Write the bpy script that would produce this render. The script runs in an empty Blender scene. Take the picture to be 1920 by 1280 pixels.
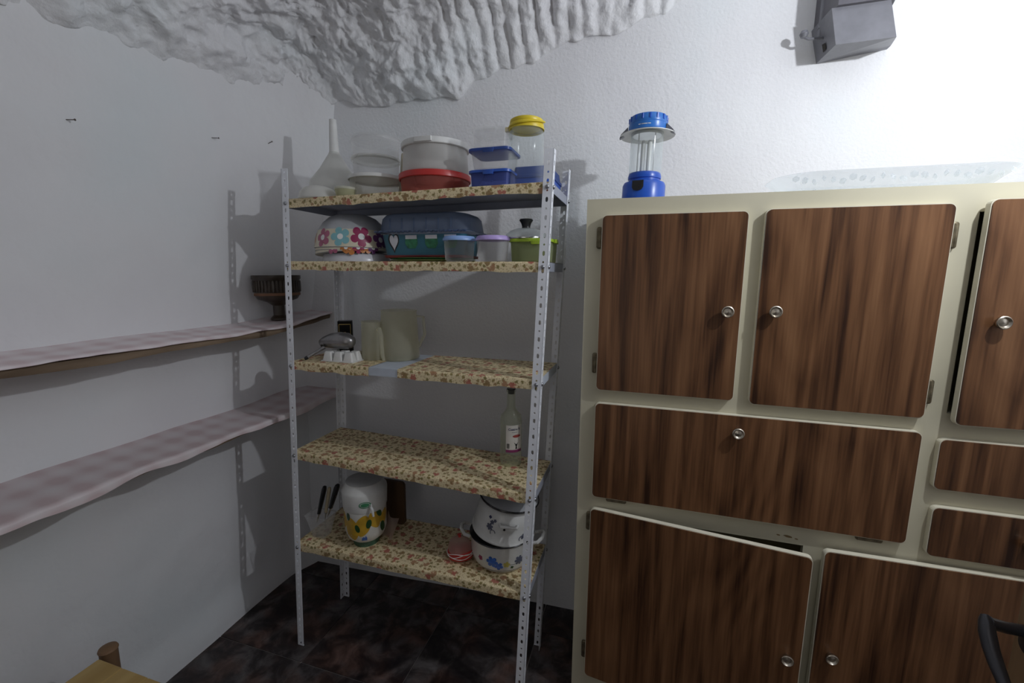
import bpy, math, random
import numpy as np
from mathutils import Vector, Matrix, noise
random.seed(7)
PI = math.pi
S = bpy.context.scene
COL = S.collection

# ------------------------------------------------------------------ camera
FPX, PITCH, ROLL, YAW, CAMZ = 817.1, .1518, .0085, .2935, 1.4509
cy_, sy_ = math.cos(YAW), math.sin(YAW)
fw = Vector((-sy_*math.cos(PITCH), cy_*math.cos(PITCH), -math.sin(PITCH)))
rt0 = Vector((cy_, sy_, 0)); up0 = rt0.cross(fw)
rt = math.cos(ROLL)*rt0 + math.sin(ROLL)*up0
up = -math.sin(ROLL)*rt0 + math.cos(ROLL)*up0
CAM = Vector((0, 0, CAMZ))
cd = bpy.data.cameras.new('camera'); cam = bpy.data.objects.new('camera', cd); COL.objects.link(cam)
cd.sensor_width = 36; cd.lens = FPX/1920*36; cd.clip_start = .02
m = Matrix.Identity(4)
for i in range(3):
    m[i][0] = rt[i]; m[i][1] = up[i]; m[i][2] = -fw[i]; m[i][3] = CAM[i]
cam.matrix_world = m
S.camera = cam

# ------------------------------------------------------------------ light and exposure
w = bpy.data.worlds.new('world'); S.world = w; w.use_nodes = True
w.node_tree.nodes['Background'].inputs[0].default_value = (.75, .8, .9, 1)
w.node_tree.nodes['Background'].inputs[1].default_value = .02
ld = bpy.data.lights.new('ceiling_bulb', 'POINT'); ld.energy = 34; ld.shadow_soft_size = .018
ld.color = (.905, .945, 1.0)
lo = bpy.data.objects.new('ceiling_bulb', ld); lo.location = (.90, .89, 2.12); COL.objects.link(lo)
la = bpy.data.lights.new('added_fill_light', 'AREA'); la.shape = 'RECTANGLE'; la.size = .8; la.size_y = 1.7; la.energy = 2.4; la.color = (1.0, .97, .93)  # weak fill light added behind the camera; the wall there has no opening
lb = bpy.data.objects.new('added_fill_light', la); lb.location = (-.25, -1.17, 1.25); lb.rotation_euler = (PI/2, 0, 0); COL.objects.link(lb)
S.view_settings.view_transform = 'Standard'; S.view_settings.look = 'None'
S.view_settings.gamma = 1; S.view_settings.use_curve_mapping = False
S.view_settings.exposure = -0.44

# measured points: the spot seen at a pixel of the photograph, at a known real depth or height
def ray(x, y): return fw*FPX + rt*(x-960) - up*(y-640)
def PY(x, y, Y): d = ray(x, y); return CAM + d*(Y/d.y)
def PX(x, y, X): d = ray(x, y); return CAM + d*(X/d.x)
def PZ(x, y, Z): d = ray(x, y); return CAM + d*((Z-CAMZ)/d.z)
def span(a, b, y, Y):
    p, q = PY(a, y, Y), PY(b, y, Y); return (p.x+q.x)/2, (q.x-p.x)/2
def zat(x, y, Y): return PY(x, y, Y).z

# ------------------------------------------------------------------ materials
def newmat(name):
    m = bpy.data.materials.new(name); m.use_nodes = True
    return m, m.node_tree.nodes, m.node_tree.links, m.node_tree.nodes['Principled BSDF']
def setp(b, col=None, rough=None, metal=None, spec=None):
    if col is not None: b.inputs['Base Color'].default_value = (*col, 1)
    if rough is not None: b.inputs['Roughness'].default_value = rough
    if metal is not None: b.inputs['Metallic'].default_value = metal
    if spec is not None: b.inputs['Specular IOR Level'].default_value = spec
def ramp(N, stops):
    r = N.new('ShaderNodeValToRGB'); e = r.color_ramp.elements
    while len(e) < len(stops): e.new(.5)
    for el, (p, c) in zip(e, stops): el.position = p; el.color = (*c, 1)
    return r
def plain(name, col, rough=.5, metal=0, spec=.5, var=.06, scale=30, bump=0, bscale=60):
    m, N, L, b = newmat(name); setp(b, col, rough, metal, spec)
    t = N.new('ShaderNodeTexCoord'); n = N.new('ShaderNodeTexNoise')
    n.inputs['Scale'].default_value = scale; n.inputs['Detail'].default_value = 3
    L.new(t.outputs['Object'], n.inputs['Vector'])
    r = ramp(N, [(.3, tuple(c*(1-var) for c in col)), (.7, tuple(min(1, c*(1+var)) for c in col))])
    L.new(n.outputs['Fac'], r.inputs['Fac']); L.new(r.outputs['Color'], b.inputs['Base Color'])
    if bump:
        n2 = N.new('ShaderNodeTexNoise'); n2.inputs['Scale'].default_value = bscale; n2.inputs['Detail'].default_value = 4
        L.new(t.outputs['Object'], n2.inputs['Vector'])
        bp = N.new('ShaderNodeBump'); bp.inputs['Strength'].default_value = bump; bp.inputs['Distance'].default_value = .004
        L.new(n2.outputs['Fac'], bp.inputs['Height']); L.new(bp.outputs['Normal'], b.inputs['Normal'])
    return m
def clear(name, col, alpha, rough=.15, spec=.5, edge=.5):
    """thin clear or milky plastic and glass: part of the light goes straight through, more is caught at a grazing angle"""
    m, N, L, b = newmat(name); setp(b, col, rough, 0, spec)
    t = N.new('ShaderNodeBsdfTransparent'); x = N.new('ShaderNodeMixShader'); lw = N.new('ShaderNodeLayerWeight')
    lw.inputs['Blend'].default_value = .25
    ma = N.new('ShaderNodeMath'); ma.operation = 'MULTIPLY_ADD'; ma.use_clamp = True
    ma.inputs[1].default_value = edge; ma.inputs[2].default_value = alpha
    tc = N.new('ShaderNodeTexCoord'); n = N.new('ShaderNodeTexNoise'); n.inputs['Scale'].default_value = 25
    L.new(tc.outputs['Object'], n.inputs['Vector'])
    r = ramp(N, [(.3, tuple(c*.94 for c in col)), (.7, col)])
    L.new(n.outputs['Fac'], r.inputs['Fac']); L.new(r.outputs['Color'], b.inputs['Base Color'])
    t.inputs['Color'].default_value = (*[min(1, .6+.4*c/max(col)) for c in col], 1)
    L.new(lw.outputs['Facing'], ma.inputs[0]); L.new(ma.outputs[0], x.inputs['Fac'])
    tl = N.new('ShaderNodeBsdfTranslucent'); x2 = N.new('ShaderNodeMixShader'); x2.inputs['Fac'].default_value = .5
    L.new(r.outputs['Color'], tl.inputs['Color']); L.new(b.outputs[0], x2.inputs[1]); L.new(tl.outputs[0], x2.inputs[2])
    L.new(t.outputs[0], x.inputs[1]); L.new(x2.outputs[0], x.inputs[2])
    L.new(x.outputs[0], N['Material Output'].inputs['Surface'])
    return m
def plaster(name, col, stipple, sscale, undul):
    m, N, L, b = newmat(name); setp(b, col, .85, 0, .25)
    t = N.new('ShaderNodeTexCoord')
    n = N.new('ShaderNodeTexNoise'); n.inputs['Scale'].default_value = 1.7; n.inputs['Detail'].default_value = 5
    L.new(t.outputs['Object'], n.inputs['Vector'])
    r = ramp(N, [(.3, (col[0]*.95, col[1]*.94, col[2]*.95)), (.52, col), (.72, (col[0]*.95, col[1]*.995, col[2]*1.0))])
    L.new(n.outputs['Fac'], r.inputs['Fac']); L.new(r.outputs['Color'], b.inputs['Base Color'])
    a = N.new('ShaderNodeTexNoise'); a.inputs['Scale'].default_value = sscale; a.inputs['Detail'].default_value = 3; a.inputs['Roughness'].default_value = .55
    c = N.new('ShaderNodeTexNoise'); c.inputs['Scale'].default_value = 9; c.inputs['Detail'].default_value = 4
    L.new(t.outputs['Object'], a.inputs['Vector']); L.new(t.outputs['Object'], c.inputs['Vector'])
    b1 = N.new('ShaderNodeBump'); b1.inputs['Strength'].default_value = stipple; b1.inputs['Distance'].default_value = .006
    b2 = N.new('ShaderNodeBump'); b2.inputs['Strength'].default_value = undul; b2.inputs['Distance'].default_value = .02
    L.new(a.outputs['Fac'], b1.inputs['Height']); L.new(c.outputs['Fac'], b2.inputs['Height'])
    L.new(b2.outputs['Normal'], b1.inputs['Normal']); L.new(b1.outputs['Normal'], b.inputs['Normal'])
    return m
def walnut():
    m, N, L, b = newmat('walnut_laminate'); setp(b, (.1, .05, .03), .38, 0, .35)
    t = N.new('ShaderNodeTexCoord')
    mp = N.new('ShaderNodeMapping'); mp.inputs['Scale'].default_value = (1, 1, .05); L.new(t.outputs['Object'], mp.inputs['Vector'])
    n = N.new('ShaderNodeTexNoise'); n.inputs['Scale'].default_value = 34; n.inputs['Detail'].default_value = 6; n.inputs['Distortion'].default_value = .35
    L.new(mp.outputs[0], n.inputs['Vector'])
    mp2 = N.new('ShaderNodeMapping'); mp2.inputs['Scale'].default_value = (1, 1, .03); L.new(t.outputs['Object'], mp2.inputs['Vector'])
    n2 = N.new('ShaderNodeTexNoise'); n2.inputs['Scale'].default_value = 170; n2.inputs['Detail'].default_value = 2
    L.new(mp2.outputs[0], n2.inputs['Vector'])
    # cathedral figure: contour lines of a slow field stretched along the grain
    mp3 = N.new('ShaderNodeMapping'); mp3.inputs['Scale'].default_value = (1, 1, .22); L.new(t.outputs['Object'], mp3.inputs['Vector'])
    n3 = N.new('ShaderNodeTexNoise'); n3.inputs['Scale'].default_value = 3.2; n3.inputs['Detail'].default_value = 1
    L.new(mp3.outputs[0], n3.inputs['Vector'])
    mu = N.new('ShaderNodeMath'); mu.operation = 'MULTIPLY'; mu.inputs[1].default_value = 30
    fr = N.new('ShaderNodeMath'); fr.operation = 'PINGPONG'; fr.inputs[1].default_value = 1; L.new(n3.outputs['Fac'], mu.inputs[0]); L.new(mu.outputs[0], fr.inputs[0])
    r = ramp(N, [(.26, (.034, .013, .006)), (.40, (.10, .043, .018)), (.54, (.17, .078, .034)), (.76, (.25, .122, .056))])
    ad = N.new('ShaderNodeMath'); ad.operation = 'MULTIPLY_ADD'; ad.inputs[1].default_value = .10; L.new(fr.outputs[0], ad.inputs[0]); L.new(n.outputs['Fac'], ad.inputs[2])
    ad2 = N.new('ShaderNodeMath'); ad2.operation = 'MULTIPLY_ADD'; ad2.inputs[1].default_value = .25; L.new(n2.outputs['Fac'], ad2.inputs[0]); L.new(ad.outputs[0], ad2.inputs[2])
    sb = N.new('ShaderNodeMath'); sb.operation = 'SUBTRACT'; sb.inputs[1].default_value = .19; L.new(ad2.outputs[0], sb.inputs[0])
    L.new(sb.outputs[0], r.inputs['Fac']); L.new(r.outputs['Color'], b.inputs['Base Color'])
    return m
def floral():
    m, N, L, b = newmat('floral_paper'); setp(b, (.75, .62, .36), .5, 0, .4)
    uv = N.new('ShaderNodeUVMap')
    def layer(scale, r0, r1, rnd, seed):
        mp = N.new('ShaderNodeMapping'); mp.inputs['Location'].default_value = (seed, seed*.7, 0); L.new(uv.outputs[0], mp.inputs['Vector'])
        wn = N.new('ShaderNodeTexNoise'); wn.inputs['Scale'].default_value = scale*4.5; wn.inputs['Detail'].default_value = 3; L.new(mp.outputs[0], wn.inputs['Vector'])
        v = N.new('ShaderNodeTexVoronoi'); v.voronoi_dimensions = '2D'; v.inputs['Scale'].default_value = scale; v.inputs['Randomness'].default_value = rnd
        L.new(mp.outputs[0], v.inputs['Vector'])
        ad = N.new('ShaderNodeMath'); ad.operation = 'MULTIPLY_ADD'; ad.inputs[1].default_value = .75; L.new(wn.outputs['Fac'], ad.inputs[0]); L.new(v.outputs['Distance'], ad.inputs[2])
        k = N.new('ShaderNodeMapRange'); k.inputs['From Min'].default_value = r0+.375; k.inputs['From Max'].default_value = r1+.375
        k.inputs['To Min'].default_value = 1; k.inputs['To Max'].default_value = 0; L.new(ad.outputs[0], k.inputs['Value'])
        sc = N.new('ShaderNodeSeparateColor'); L.new(v.outputs['Color'], sc.inputs[0])
        return k.outputs[0], sc, wn
    base = (.80, .67, .42)
    k1, c1, w1 = layer(21, .18, .25, .75, 0)       # large motifs: every third one a rose
    k2, c2, w2 = layer(50, .20, .31, .9, 3.1)      # leaves and buds
    k3, c3, w3 = layer(120, .15, .30, 1, 7.7)      # specks
    def mix(a, col_socket_or, fac):
        x = N.new('ShaderNodeMix'); x.data_type = 'RGBA'
        L.new(fac, x.inputs['Factor'])
        if isinstance(a, tuple): x.inputs[6].default_value = (*a, 1)
        else: L.new(a, x.inputs[6])
        if isinstance(col_socket_or, tuple): x.inputs[7].default_value = (*col_socket_or, 1)
        else: L.new(col_socket_or, x.inputs[7])
        return x.outputs[2]
    def mul(a, k):
        x = N.new('ShaderNodeMath'); x.operation = 'MULTIPLY'; L.new(a, x.inputs[0]); x.inputs[1].default_value = k; return x.outputs[0]
    r3 = ramp(N, [(.0, (.38, .27, .09)), (1, (.36, .21, .1))]); L.new(c3.outputs[0], r3.inputs[0])
    o = mix(base, r3.outputs[0], mul(k3, .55))
    r2 = ramp(N, [(.0, (.19, .155, .04)), (.45, (.25, .19, .05)), (.7, (.36, .18, .08)), (1, (.3, .23, .09))]); L.new(c2.outputs[0], r2.inputs[0])
    o = mix(o, r2.outputs[0], mul(k2, .9))
    r1 = ramp(N, [(.0, (.42, .1, .075)), (.30, (.42, .1, .075)), (.34, (.2, .16, .045)), (.7, (.23, .17, .05)), (.74, (.36, .2, .09))]); r1.color_ramp.interpolation = 'CONSTANT'
    L.new(c1.outputs[0], r1.inputs[0])
    rr = mix(r1.outputs[0], (.55, .22, .16), mul(w1.outputs['Fac'], .5))
    o = mix(o, rr, mul(k1, .9))
    L.new(o, b.inputs['Base Color'])
    n = N.new('ShaderNodeTexNoise'); n.inputs['Scale'].default_value = 40; L.new(uv.outputs[0], n.inputs['Vector'])
    bp = N.new('ShaderNodeBump'); bp.inputs['Strength'].default_value = .25; bp.inputs['Distance'].default_value = .003
    L.new(n.outputs['Fac'], bp.inputs['Height']); L.new(bp.outputs['Normal'], b.inputs['Normal'])
    return m
def marble():
    m, N, L, b = newmat('dark_marbled_tile'); setp(b, (.02, .018, .018), .3, 0, .4)
    t = N.new('ShaderNodeTexCoord'); oi = N.new('ShaderNodeObjectInfo')
    mu = N.new('ShaderNodeMath'); mu.operation = 'MULTIPLY'; mu.inputs[1].default_value = 40; L.new(oi.outputs['Random'], mu.inputs[0])
    n = N.new('ShaderNodeTexNoise'); n.noise_dimensions = '4D'; n.inputs['Scale'].default_value = 11; n.inputs['Detail'].default_value = 7; n.inputs['Roughness'].default_value = .62; n.inputs['Distortion'].default_value = .6
    n2 = N.new('ShaderNodeTexNoise'); n2.noise_dimensions = '4D'; n2.inputs['Scale'].default_value = 7; n2.inputs['Detail'].default_value = 3
    for q in (n, n2): L.new(t.outputs['Object'], q.inputs['Vector']); L.new(mu.outputs[0], q.inputs['W'])
    r = ramp(N, [(.36, (.012, .01, .011)), (.47, (.035, .028, .027)), (.56, (.085, .075, .07)), (.68, (.15, .135, .13))])
    L.new(n.outputs['Fac'], r.inputs[0])
    r2 = ramp(N, [(.45, (.95, .95, 1)), (.6, (1.1, .72, .62))]); L.new(n2.outputs['Fac'], r2.inputs[0])
    x = N.new('ShaderNodeMix'); x.data_type = 'RGBA'; x.blend_type = 'MULTIPLY'; x.inputs['Factor'].default_value = 1
    L.new(r.outputs[0], x.inputs[6]); L.new(r2.outputs[0], x.inputs[7]); L.new(x.outputs[2], b.inputs['Base Color'])
    return m
def oilcloth(name, dim):
    m, N, L, b = newmat(name); setp(b, (.6, .45, .45), .55, 0, .35)
    uv = N.new('ShaderNodeUVMap'); sp = N.new('ShaderNodeSeparateXYZ'); L.new(uv.outputs[0], sp.inputs[0])
    def stripe(o, k):
        a = N.new('ShaderNodeMath'); a.operation = 'MULTIPLY'; a.inputs[1].default_value = k; L.new(o, a.inputs[0])
        s = N.new('ShaderNodeMath'); s.operation = 'SINE'; L.new(a.outputs[0], s.inputs[0])
        q = N.new('ShaderNodeMapRange'); q.inputs['From Min'].default_value = -.9; q.inputs['From Max'].default_value = .9; L.new(s.outputs[0], q.inputs['Value']); return q.outputs[0]
    a, c = stripe(sp.outputs[0], 85), stripe(sp.outputs[1], 85)
    ad = N.new('ShaderNodeMath'); ad.operation = 'ADD'; L.new(a, ad.inputs[0]); L.new(c, ad.inputs[1])
    n = N.new('ShaderNodeTexNoise'); n.inputs['Scale'].default_value = 5; n.inputs['Detail'].default_value = 4; L.new(uv.outputs[0], n.inputs['Vector'])
    hf = N.new('ShaderNodeMath'); hf.operation = 'MULTIPLY'; L.new(ad.outputs[0], hf.inputs[0]); L.new(n.outputs['Fac'], hf.inputs[1])
    r = ramp(N, [(.0, tuple(v*dim for v in (.82, .75, .76))), (.5, tuple(v*dim for v in (.77, .67, .68))), (.95, tuple(v*dim for v in (.69, .55, .56)))])
    L.new(hf.outputs[0], r.inputs[0]); L.new(r.outputs[0], b.inputs['Base Color'])
    return m
def wood(name, dark, light, rough=.55, axis=0, scale=14):
    m, N, L, b = newmat(name); setp(b, light, rough, 0, .35)
    t = N.new('ShaderNodeTexCoord'); mp = N.new('ShaderNodeMapping'); s = [1, 1, 1]; s[axis] = .1; mp.inputs['Scale'].default_value = s
    L.new(t.outputs['Object'], mp.inputs['Vector'])
    n = N.new('ShaderNodeTexNoise'); n.inputs['Scale'].default_value = scale; n.inputs['Detail'].default_value = 5; n.inputs['Distortion'].default_value = .4
    L.new(mp.outputs[0], n.inputs['Vector']); r = ramp(N, [(.35, dark), (.65, light)]); L.new(n.outputs['Fac'], r.inputs[0]); L.new(r.outputs[0], b.inputs['Base Color'])
    return m

M = dict(
    wall=plaster('white_plaster', (.82, .82, .835), .36, 95, .08),
    wall_far=plaster('grey_plaster', (.42, .40, .38), .2, 45, .2),
    wall_smooth=plaster('smooth_white_plaster', (.82, .82, .835), .12, 45, .4),
    cave=plaster('carved_white_plaster', (.82, .82, .835), .6, 80, .5),
    tile=marble(), grout=plain('pale_grout', (.30, .27, .25), .9), curb=plain('dark_curb', (.02, .018, .018), .5),
    cream=plain('cream_paint', (.60, .56, .42), .45, var=.05, scale=6), walnut=walnut(),
    edge=plain('cream_edge', (.74, .70, .56), .45), bronze=plain('aged_bronze', (.16, .13, .08), .45, .6, var=.3, scale=80),
    knob=plain('tarnished_nickel', (.55, .5, .42), .28, 1), dark=plain('dark_inside', (.03, .025, .02), .9),
    steel=plain('white_enamelled_steel', (.86, .88, .93), .4, 0, var=.03), bolt=plain('zinc_bolt', (.35, .36, .38), .35, .9),
    shelf=plain('grey_enamelled_steel', (.36, .38, .45), .5, .1), shelf_light=plain('pale_enamelled_steel', (.55, .6, .68), .45), floral=floral(),
    cloth=oilcloth('pink_checked_oilcloth', 1.0), cloth_dim=oilcloth('grey_pink_oilcloth', .9),
    plank=wood('weathered_plank', (.10, .065, .04), (.30, .22, .15), .8, 1),
    pine=wood('varnished_pine', (.44, .29, .10), (.58, .41, .17), .4, 1, 10), pine_dark=plain('worn_post_end', (.22, .13, .07), .6),
    doorwood=wood('brown_door_wood', (.20, .12, .055), (.34, .21, .11), .45, 2), black=plain('black_plastic', (.012, .012, .014), .35), satin=plain('satin_black_metal', (.09, .09, .10), .3, .6),
    white_p=plain('white_plastic', (.72, .72, .70), .4), milky=clear('milky_plastic', (.98, .98, .96), .46, .3, edge=.35), milky2=clear('milky_tub', (.96, .96, .92), .2, .25, edge=.35),
    cleart=clear('clear_plastic', (.97, .97, .97), .09, .18, .7, edge=.34), glass=clear('clear_glass', (.92, .95, .95), .05, .13, .9, .4),
    glass2=clear('bottle_glass', (.74, .76, .68), .10, .05, .8, .4), frost=clear('frosted_plastic', (.80, .79, .68), .36, .4, edge=.3),
    red=plain('red_plastic', (.52, .035, .03), .35), pink_clear=clear('red_tinted_plastic', (.78, .32, .27), .35, .25),
    blue=plain('blue_plastic', (.03, .10, .46), .35), blue_clear=clear('blue_tinted_plastic', (.20, .27, .66), .42, .25), blue_mid=clear('mid_blue_plastic', (.09, .17, .5), .85, .3),
    yellow=plain('yellow_plastic', (.75, .58, .03), .35), pale_yellow=clear('pale_yellow_plastic', (.75, .75, .55), .7, .4), beige=plain('beige_plastic', (.52, .47, .36), .5),
    melamine=plain('cream_melamine', (.66, .60, .46), .3), greybase=plain('grey_melamine', (.42, .43, .45), .3), pearl=plain('pearly_white', (.62, .62, .66), .25, var=.15, scale=9),
    mag=plain('magenta_print', (.30, .02, .09), .4), aqua=plain('aqua_print', (.22, .46, .50), .4), rosep=plain('rose_print', (.42, .12, .2), .4), purp=plain('purple_print', (.13, .04, .14), .4),
    orange=plain('orange_print', (.55, .2, .05), .4), mustard=plain('mustard_print', (.5, .36, .1), .4), whitepr=plain('white_print', (.8, .8, .78), .4),
    slate=clear('slate_blue_plastic', (.22, .28, .40), .55, .3), teal=plain('teal_plastic', (.03, .14, .20), .4), tealg=plain('green_picture', (.03, .17, .08), .5, var=.4, scale=60),
    green=plain('green_plastic', (.05, .25, .07), .4), lime=plain('lime_plastic', (.42, .60, .04), .4), limecl=clear('green_tinted_plastic', (.62, .67, .44), .36, .35), palegreen=plain('pale_green_plastic', (.4, .5, .17), .4),
    skyblue=plain('sky_blue_lid', (.27, .43, .78), .35), lilac=plain('lilac_lid', (.50, .38, .75), .35),
    chrome=plain('chrome', (.7, .7, .7), .12, 1), alu=plain('dull_aluminium', (.30, .29, .29), .33, .85, var=.15), gold=plain('gold_print', (.5, .36, .12), .4, .3),
    enamel=plain('white_enamel', (.68, .68, .66), .15), navy=plain('navy_print', (.03, .04, .12), .35), bluep=plain('blue_flower_print', (.06, .16, .52), .3, var=.3, scale=90),
    slatep=plain('slate_print', (.10, .11, .16), .4), yellowp=plain('yellow_print', (.6, .52, .12), .4), lemon=plain('lemon_print', (.55, .33, .03), .4, var=.15), leaf=plain('leaf_print', (.02, .07, .02), .4), greenlogo=plain('green_print', (.06, .25, .12), .4),
    blacke=plain('black_enamel', (.012, .012, .013), .2), board=wood('brown_board', (.07, .04, .02), (.13, .075, .04), .6, 2), clay=plain('dark_glazed_clay', (.045, .032, .022), .3, var=.3), clayred=plain('bare_clay', (.22, .11, .06), .7), greyp=plain('grey_gloss_paint', (.17, .17, .19), .35, var=.1), greyd=plain('dark_grey_paint', (.10, .095, .11), .4),
    steelb=plain('blade_steel', (.6, .6, .6), .25, 1), ivory=plain('ivory_handle', (.55, .47, .32), .45), magband=plain('magenta_band', (.22, .03, .12), .5), paper=plain('label_paper', (.66, .63, .58), .6),
    lampblue=plain('lantern_blue', (.015, .09, .50), .3), lampblue2=plain('lantern_cap_blue', (.03, .17, .55), .3), wrap=clear('clear_cut_glass', (.9, .93, .95), .18, .05, .9, .5), nail=plain('rusty_nail', (.09, .07, .06), .6),
    stain=plain('chipped_paint', (.22, .15, .07), .7), greenglass=clear('green_tinted_glass', (.2, .34, .24), .5, .1), tan=clear('thin_film', (.72, .58, .52), .4, .4), white_tile=plain('white_ceramic', (.68, .67, .63), .3),
)

# ------------------------------------------------------------------ mesh builder
class MB:
    def __init__(s): s.v = []; s.f = []; s.uv = None
    def add(s, vs, fs, T=None):
        o = len(s.v)
        s.v += [tuple(T @ Vector(p)) for p in vs] if T is not None else [tuple(p) for p in vs]
        s.f += [tuple(i+o for i in f) for f in fs]; return s
    def box(s, x0, x1, y0, y1, z0, z1, T=None):
        return s.add([(x0,y0,z0),(x1,y0,z0),(x1,y1,z0),(x0,y1,z0),(x0,y0,z1),(x1,y0,z1),(x1,y1,z1),(x0,y1,z1)],
                     [(0,3,2,1),(4,5,6,7),(0,1,5,4),(1,2,6,5),(2,3,7,6),(3,0,4,7)], T)
    def lathe(s, prof, n=40, T=None, sx=1, sy=1, wob=None):
        vs, fs = [], []; k = len(prof)
        for i in range(n):
            a = 2*PI*i/n
            for j, (r, z) in enumerate(prof):
                q = 1+(wob(a, j) if wob else 0)
                vs.append((r*q*math.cos(a)*sx, r*q*math.sin(a)*sy, z))
        for i in range(n):
            for j in range(k-1):
                a, b = i*k+j, ((i+1) % n)*k+j; fs.append((a, b, b+1, a+1))
        if prof[0][0] > 1e-6: fs.append(tuple(i*k for i in range(n))[::-1])
        if prof[-1][0] > 1e-6: fs.append(tuple(i*k+k-1 for i in range(n)))
        return s.add(vs, fs, T)
    def shell(s, prof, t=.0015, n=40, T=None, **kw):
        """open vessel: the outer profile from the base centre up to the rim, then back down inside"""
        inner = [(max(r-t, 0), z + (t if j == 0 or r < 1e-6 else (t if z - prof[0][1] < t else 0))) for j, (r, z) in enumerate(prof)]
        return s.lathe(list(prof)+inner[::-1], n, T, **kw)
    def tube(s, pts, r, n=10, T=None):
        pts = [Vector(p) for p in pts]; rs = r if isinstance(r, (list, tuple)) else [r]*len(pts); vs, fs = [], []
        pv = None
        for i, p in enumerate(pts):
            d = (pts[min(i+1, len(pts)-1)]-pts[max(i-1, 0)]).normalized()
            if pv is None: u = d.orthogonal().normalized()
            else: u = (pv-d*pv.dot(d)).normalized()
            pv = u; w_ = d.cross(u)
            for j in range(n):
                a = 2*PI*j/n; q = p+(u*math.cos(a)+w_*math.sin(a))*rs[i]; vs.append(tuple(q))
        for i in range(len(pts)-1):
            for j in range(n):
                a, b = i*n+j, i*n+(j+1) % n; fs.append((a, b, b+n, a+n))
        fs.append(tuple(range(n))[::-1]); fs.append(tuple(range((len(pts)-1)*n, len(pts)*n)))
        return s.add(vs, fs, T)
    def loft(s, levels, T=None, k=5, caps=(True, True)):
        """levels: (z, half x, half y, corner radius)"""
        vs, fs = [], []; n = 4*(k+1)
        for z, hx, hy, r in levels:
            for c, (sx, sy) in enumerate(((1, 1), (-1, 1), (-1, -1), (1, -1))):
                for i in range(k+1):
                    a = PI/2*(c+i/k); vs.append((sx*(hx-r)+r*math.cos(a), sy*(hy-r)+r*math.sin(a), z))
        for i in range(len(levels)-1):
            for j in range(n):
                a, b = i*n+j, i*n+(j+1) % n; fs.append((a, b, b+n, a+n))
        if caps[0]: fs.append(tuple(range(n))[::-1])
        if caps[1]: fs.append(tuple(range((len(levels)-1)*n, len(levels)*n)))
        return s.add(vs, fs, T)
    def prism(s, poly, y0, y1, T=None):
        """poly of (x, z) swept from y0 to y1"""
        n = len(poly); vs = [(x, y0, z) for x, z in poly]+[(x, y1, z) for x, z in poly]
        fs = [tuple(range(n))[::-1], tuple(range(n, 2*n))]+[(i, (i+1) % n, n+(i+1) % n, n+i) for i in range(n)]
        return s.add(vs, fs, T)
    def grid(s, nu, nv, fn, uvfn=None):
        o = len(s.v); s.v += [tuple(fn(i/nu, j/nv)) for i in range(nu+1) for j in range(nv+1)]
        if uvfn:
            if s.uv is None: s.uv = [(0, 0)]*o
            s.uv += [uvfn(i/nu, j/nv) for i in range(nu+1) for j in range(nv+1)]
        for i in range(nu):
            for j in range(nv):
                a = o+i*(nv+1)+j; s.f.append((a, a+nv+1, a+nv+2, a+1))
        return s
    def mesh(s, name, mat, smooth=35):
        me = bpy.data.meshes.new(name); me.from_pydata(s.v, [], s.f); me.update()
        import bmesh as bmm
        b = bmm.new(); b.from_mesh(me); bmm.ops.recalc_face_normals(b, faces=b.faces); b.to_mesh(me); b.free()
        if s.uv:
            ul = me.uv_layers.new(name='UVMap')
            for lp in me.loops: ul.data[lp.index].uv = s.uv[lp.vertex_index]
        if smooth:
            me.polygons.foreach_set('use_smooth', [True]*len(me.polygons)); me.set_sharp_from_angle(angle=math.radians(smooth))
        if mat: me.materials.append(mat)
        return me
def obj(name, mb, mat, parent=None, smooth=35, loc=None, rot=None):
    me = mb if isinstance(mb, bpy.types.Mesh) else mb.mesh(name, mat, smooth)
    o = bpy.data.objects.new(name, me); COL.objects.link(o)
    if parent: o.parent = parent
    if loc: o.location = loc
    if rot: o.rotation_euler = rot
    return o
def tag(o, label, cat, group=None):
    o['label'] = label; o['category'] = cat
    if group: o['group'] = group
    return o
def thing(name, label, cat, loc=(0, 0, 0), rot=(0, 0, 0), group=None):
    o = bpy.data.objects.new(name, None); COL.objects.link(o); o.empty_display_size = .05
    o.location = loc; o.rotation_euler = rot
    return tag(o, label, cat, group)
def struct(name, mb, mat, smooth=60):
    o = obj(name, mb, mat, None, smooth); o['kind'] = 'structure'; return o
def decal(mb, rf, a0, z0, poly, off=.0007, k=3, flip=False):
    """flat print laid on a round vessel: poly of (s, t) metres around angle a0 and height z0; rf gives the radius at a height"""
    n = len(poly); cx = sum(p[0] for p in poly)/n; cz = sum(p[1] for p in poly)/n
    vs = []; fs = []
    def P(s, t):
        z = z0+t; r = rf(z)+off; a = a0+s/max(rf(z0), .01); return (r*math.cos(a), r*math.sin(a), z)
    vs.append(P(cx, cz))
    for j in range(1, k+1):
        for (x, z) in poly: vs.append(P(cx+(x-cx)*j/k, cz+(z-cz)*j/k))
    for i in range(n): fs.append((0, 1+i, 1+(i+1) % n))
    for j in range(k-1):
        for i in range(n):
            a = 1+j*n+i; b = 1+j*n+(i+1) % n; fs.append((a, a+n, b+n, b))
    mb.add(vs, fs); return mb
def circ(r, n=14, cx=0, cz=0, sx=1): return [(cx+sx*r*math.cos(2*PI*i/n), cz+r*math.sin(2*PI*i/n)) for i in range(n)]
def flower(r, n=5, ph=PI/2, inner=.55, k=9):
    out = []
    for p in range(n):
        for i in range(k):
            f = i/k; a = ph+2*PI*(p+f-.5)/n; q = inner+(1-inner)*abs(math.sin(PI*f))**.55; out.append((r*q*math.cos(a), r*q*math.sin(a)))
    return out
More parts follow.
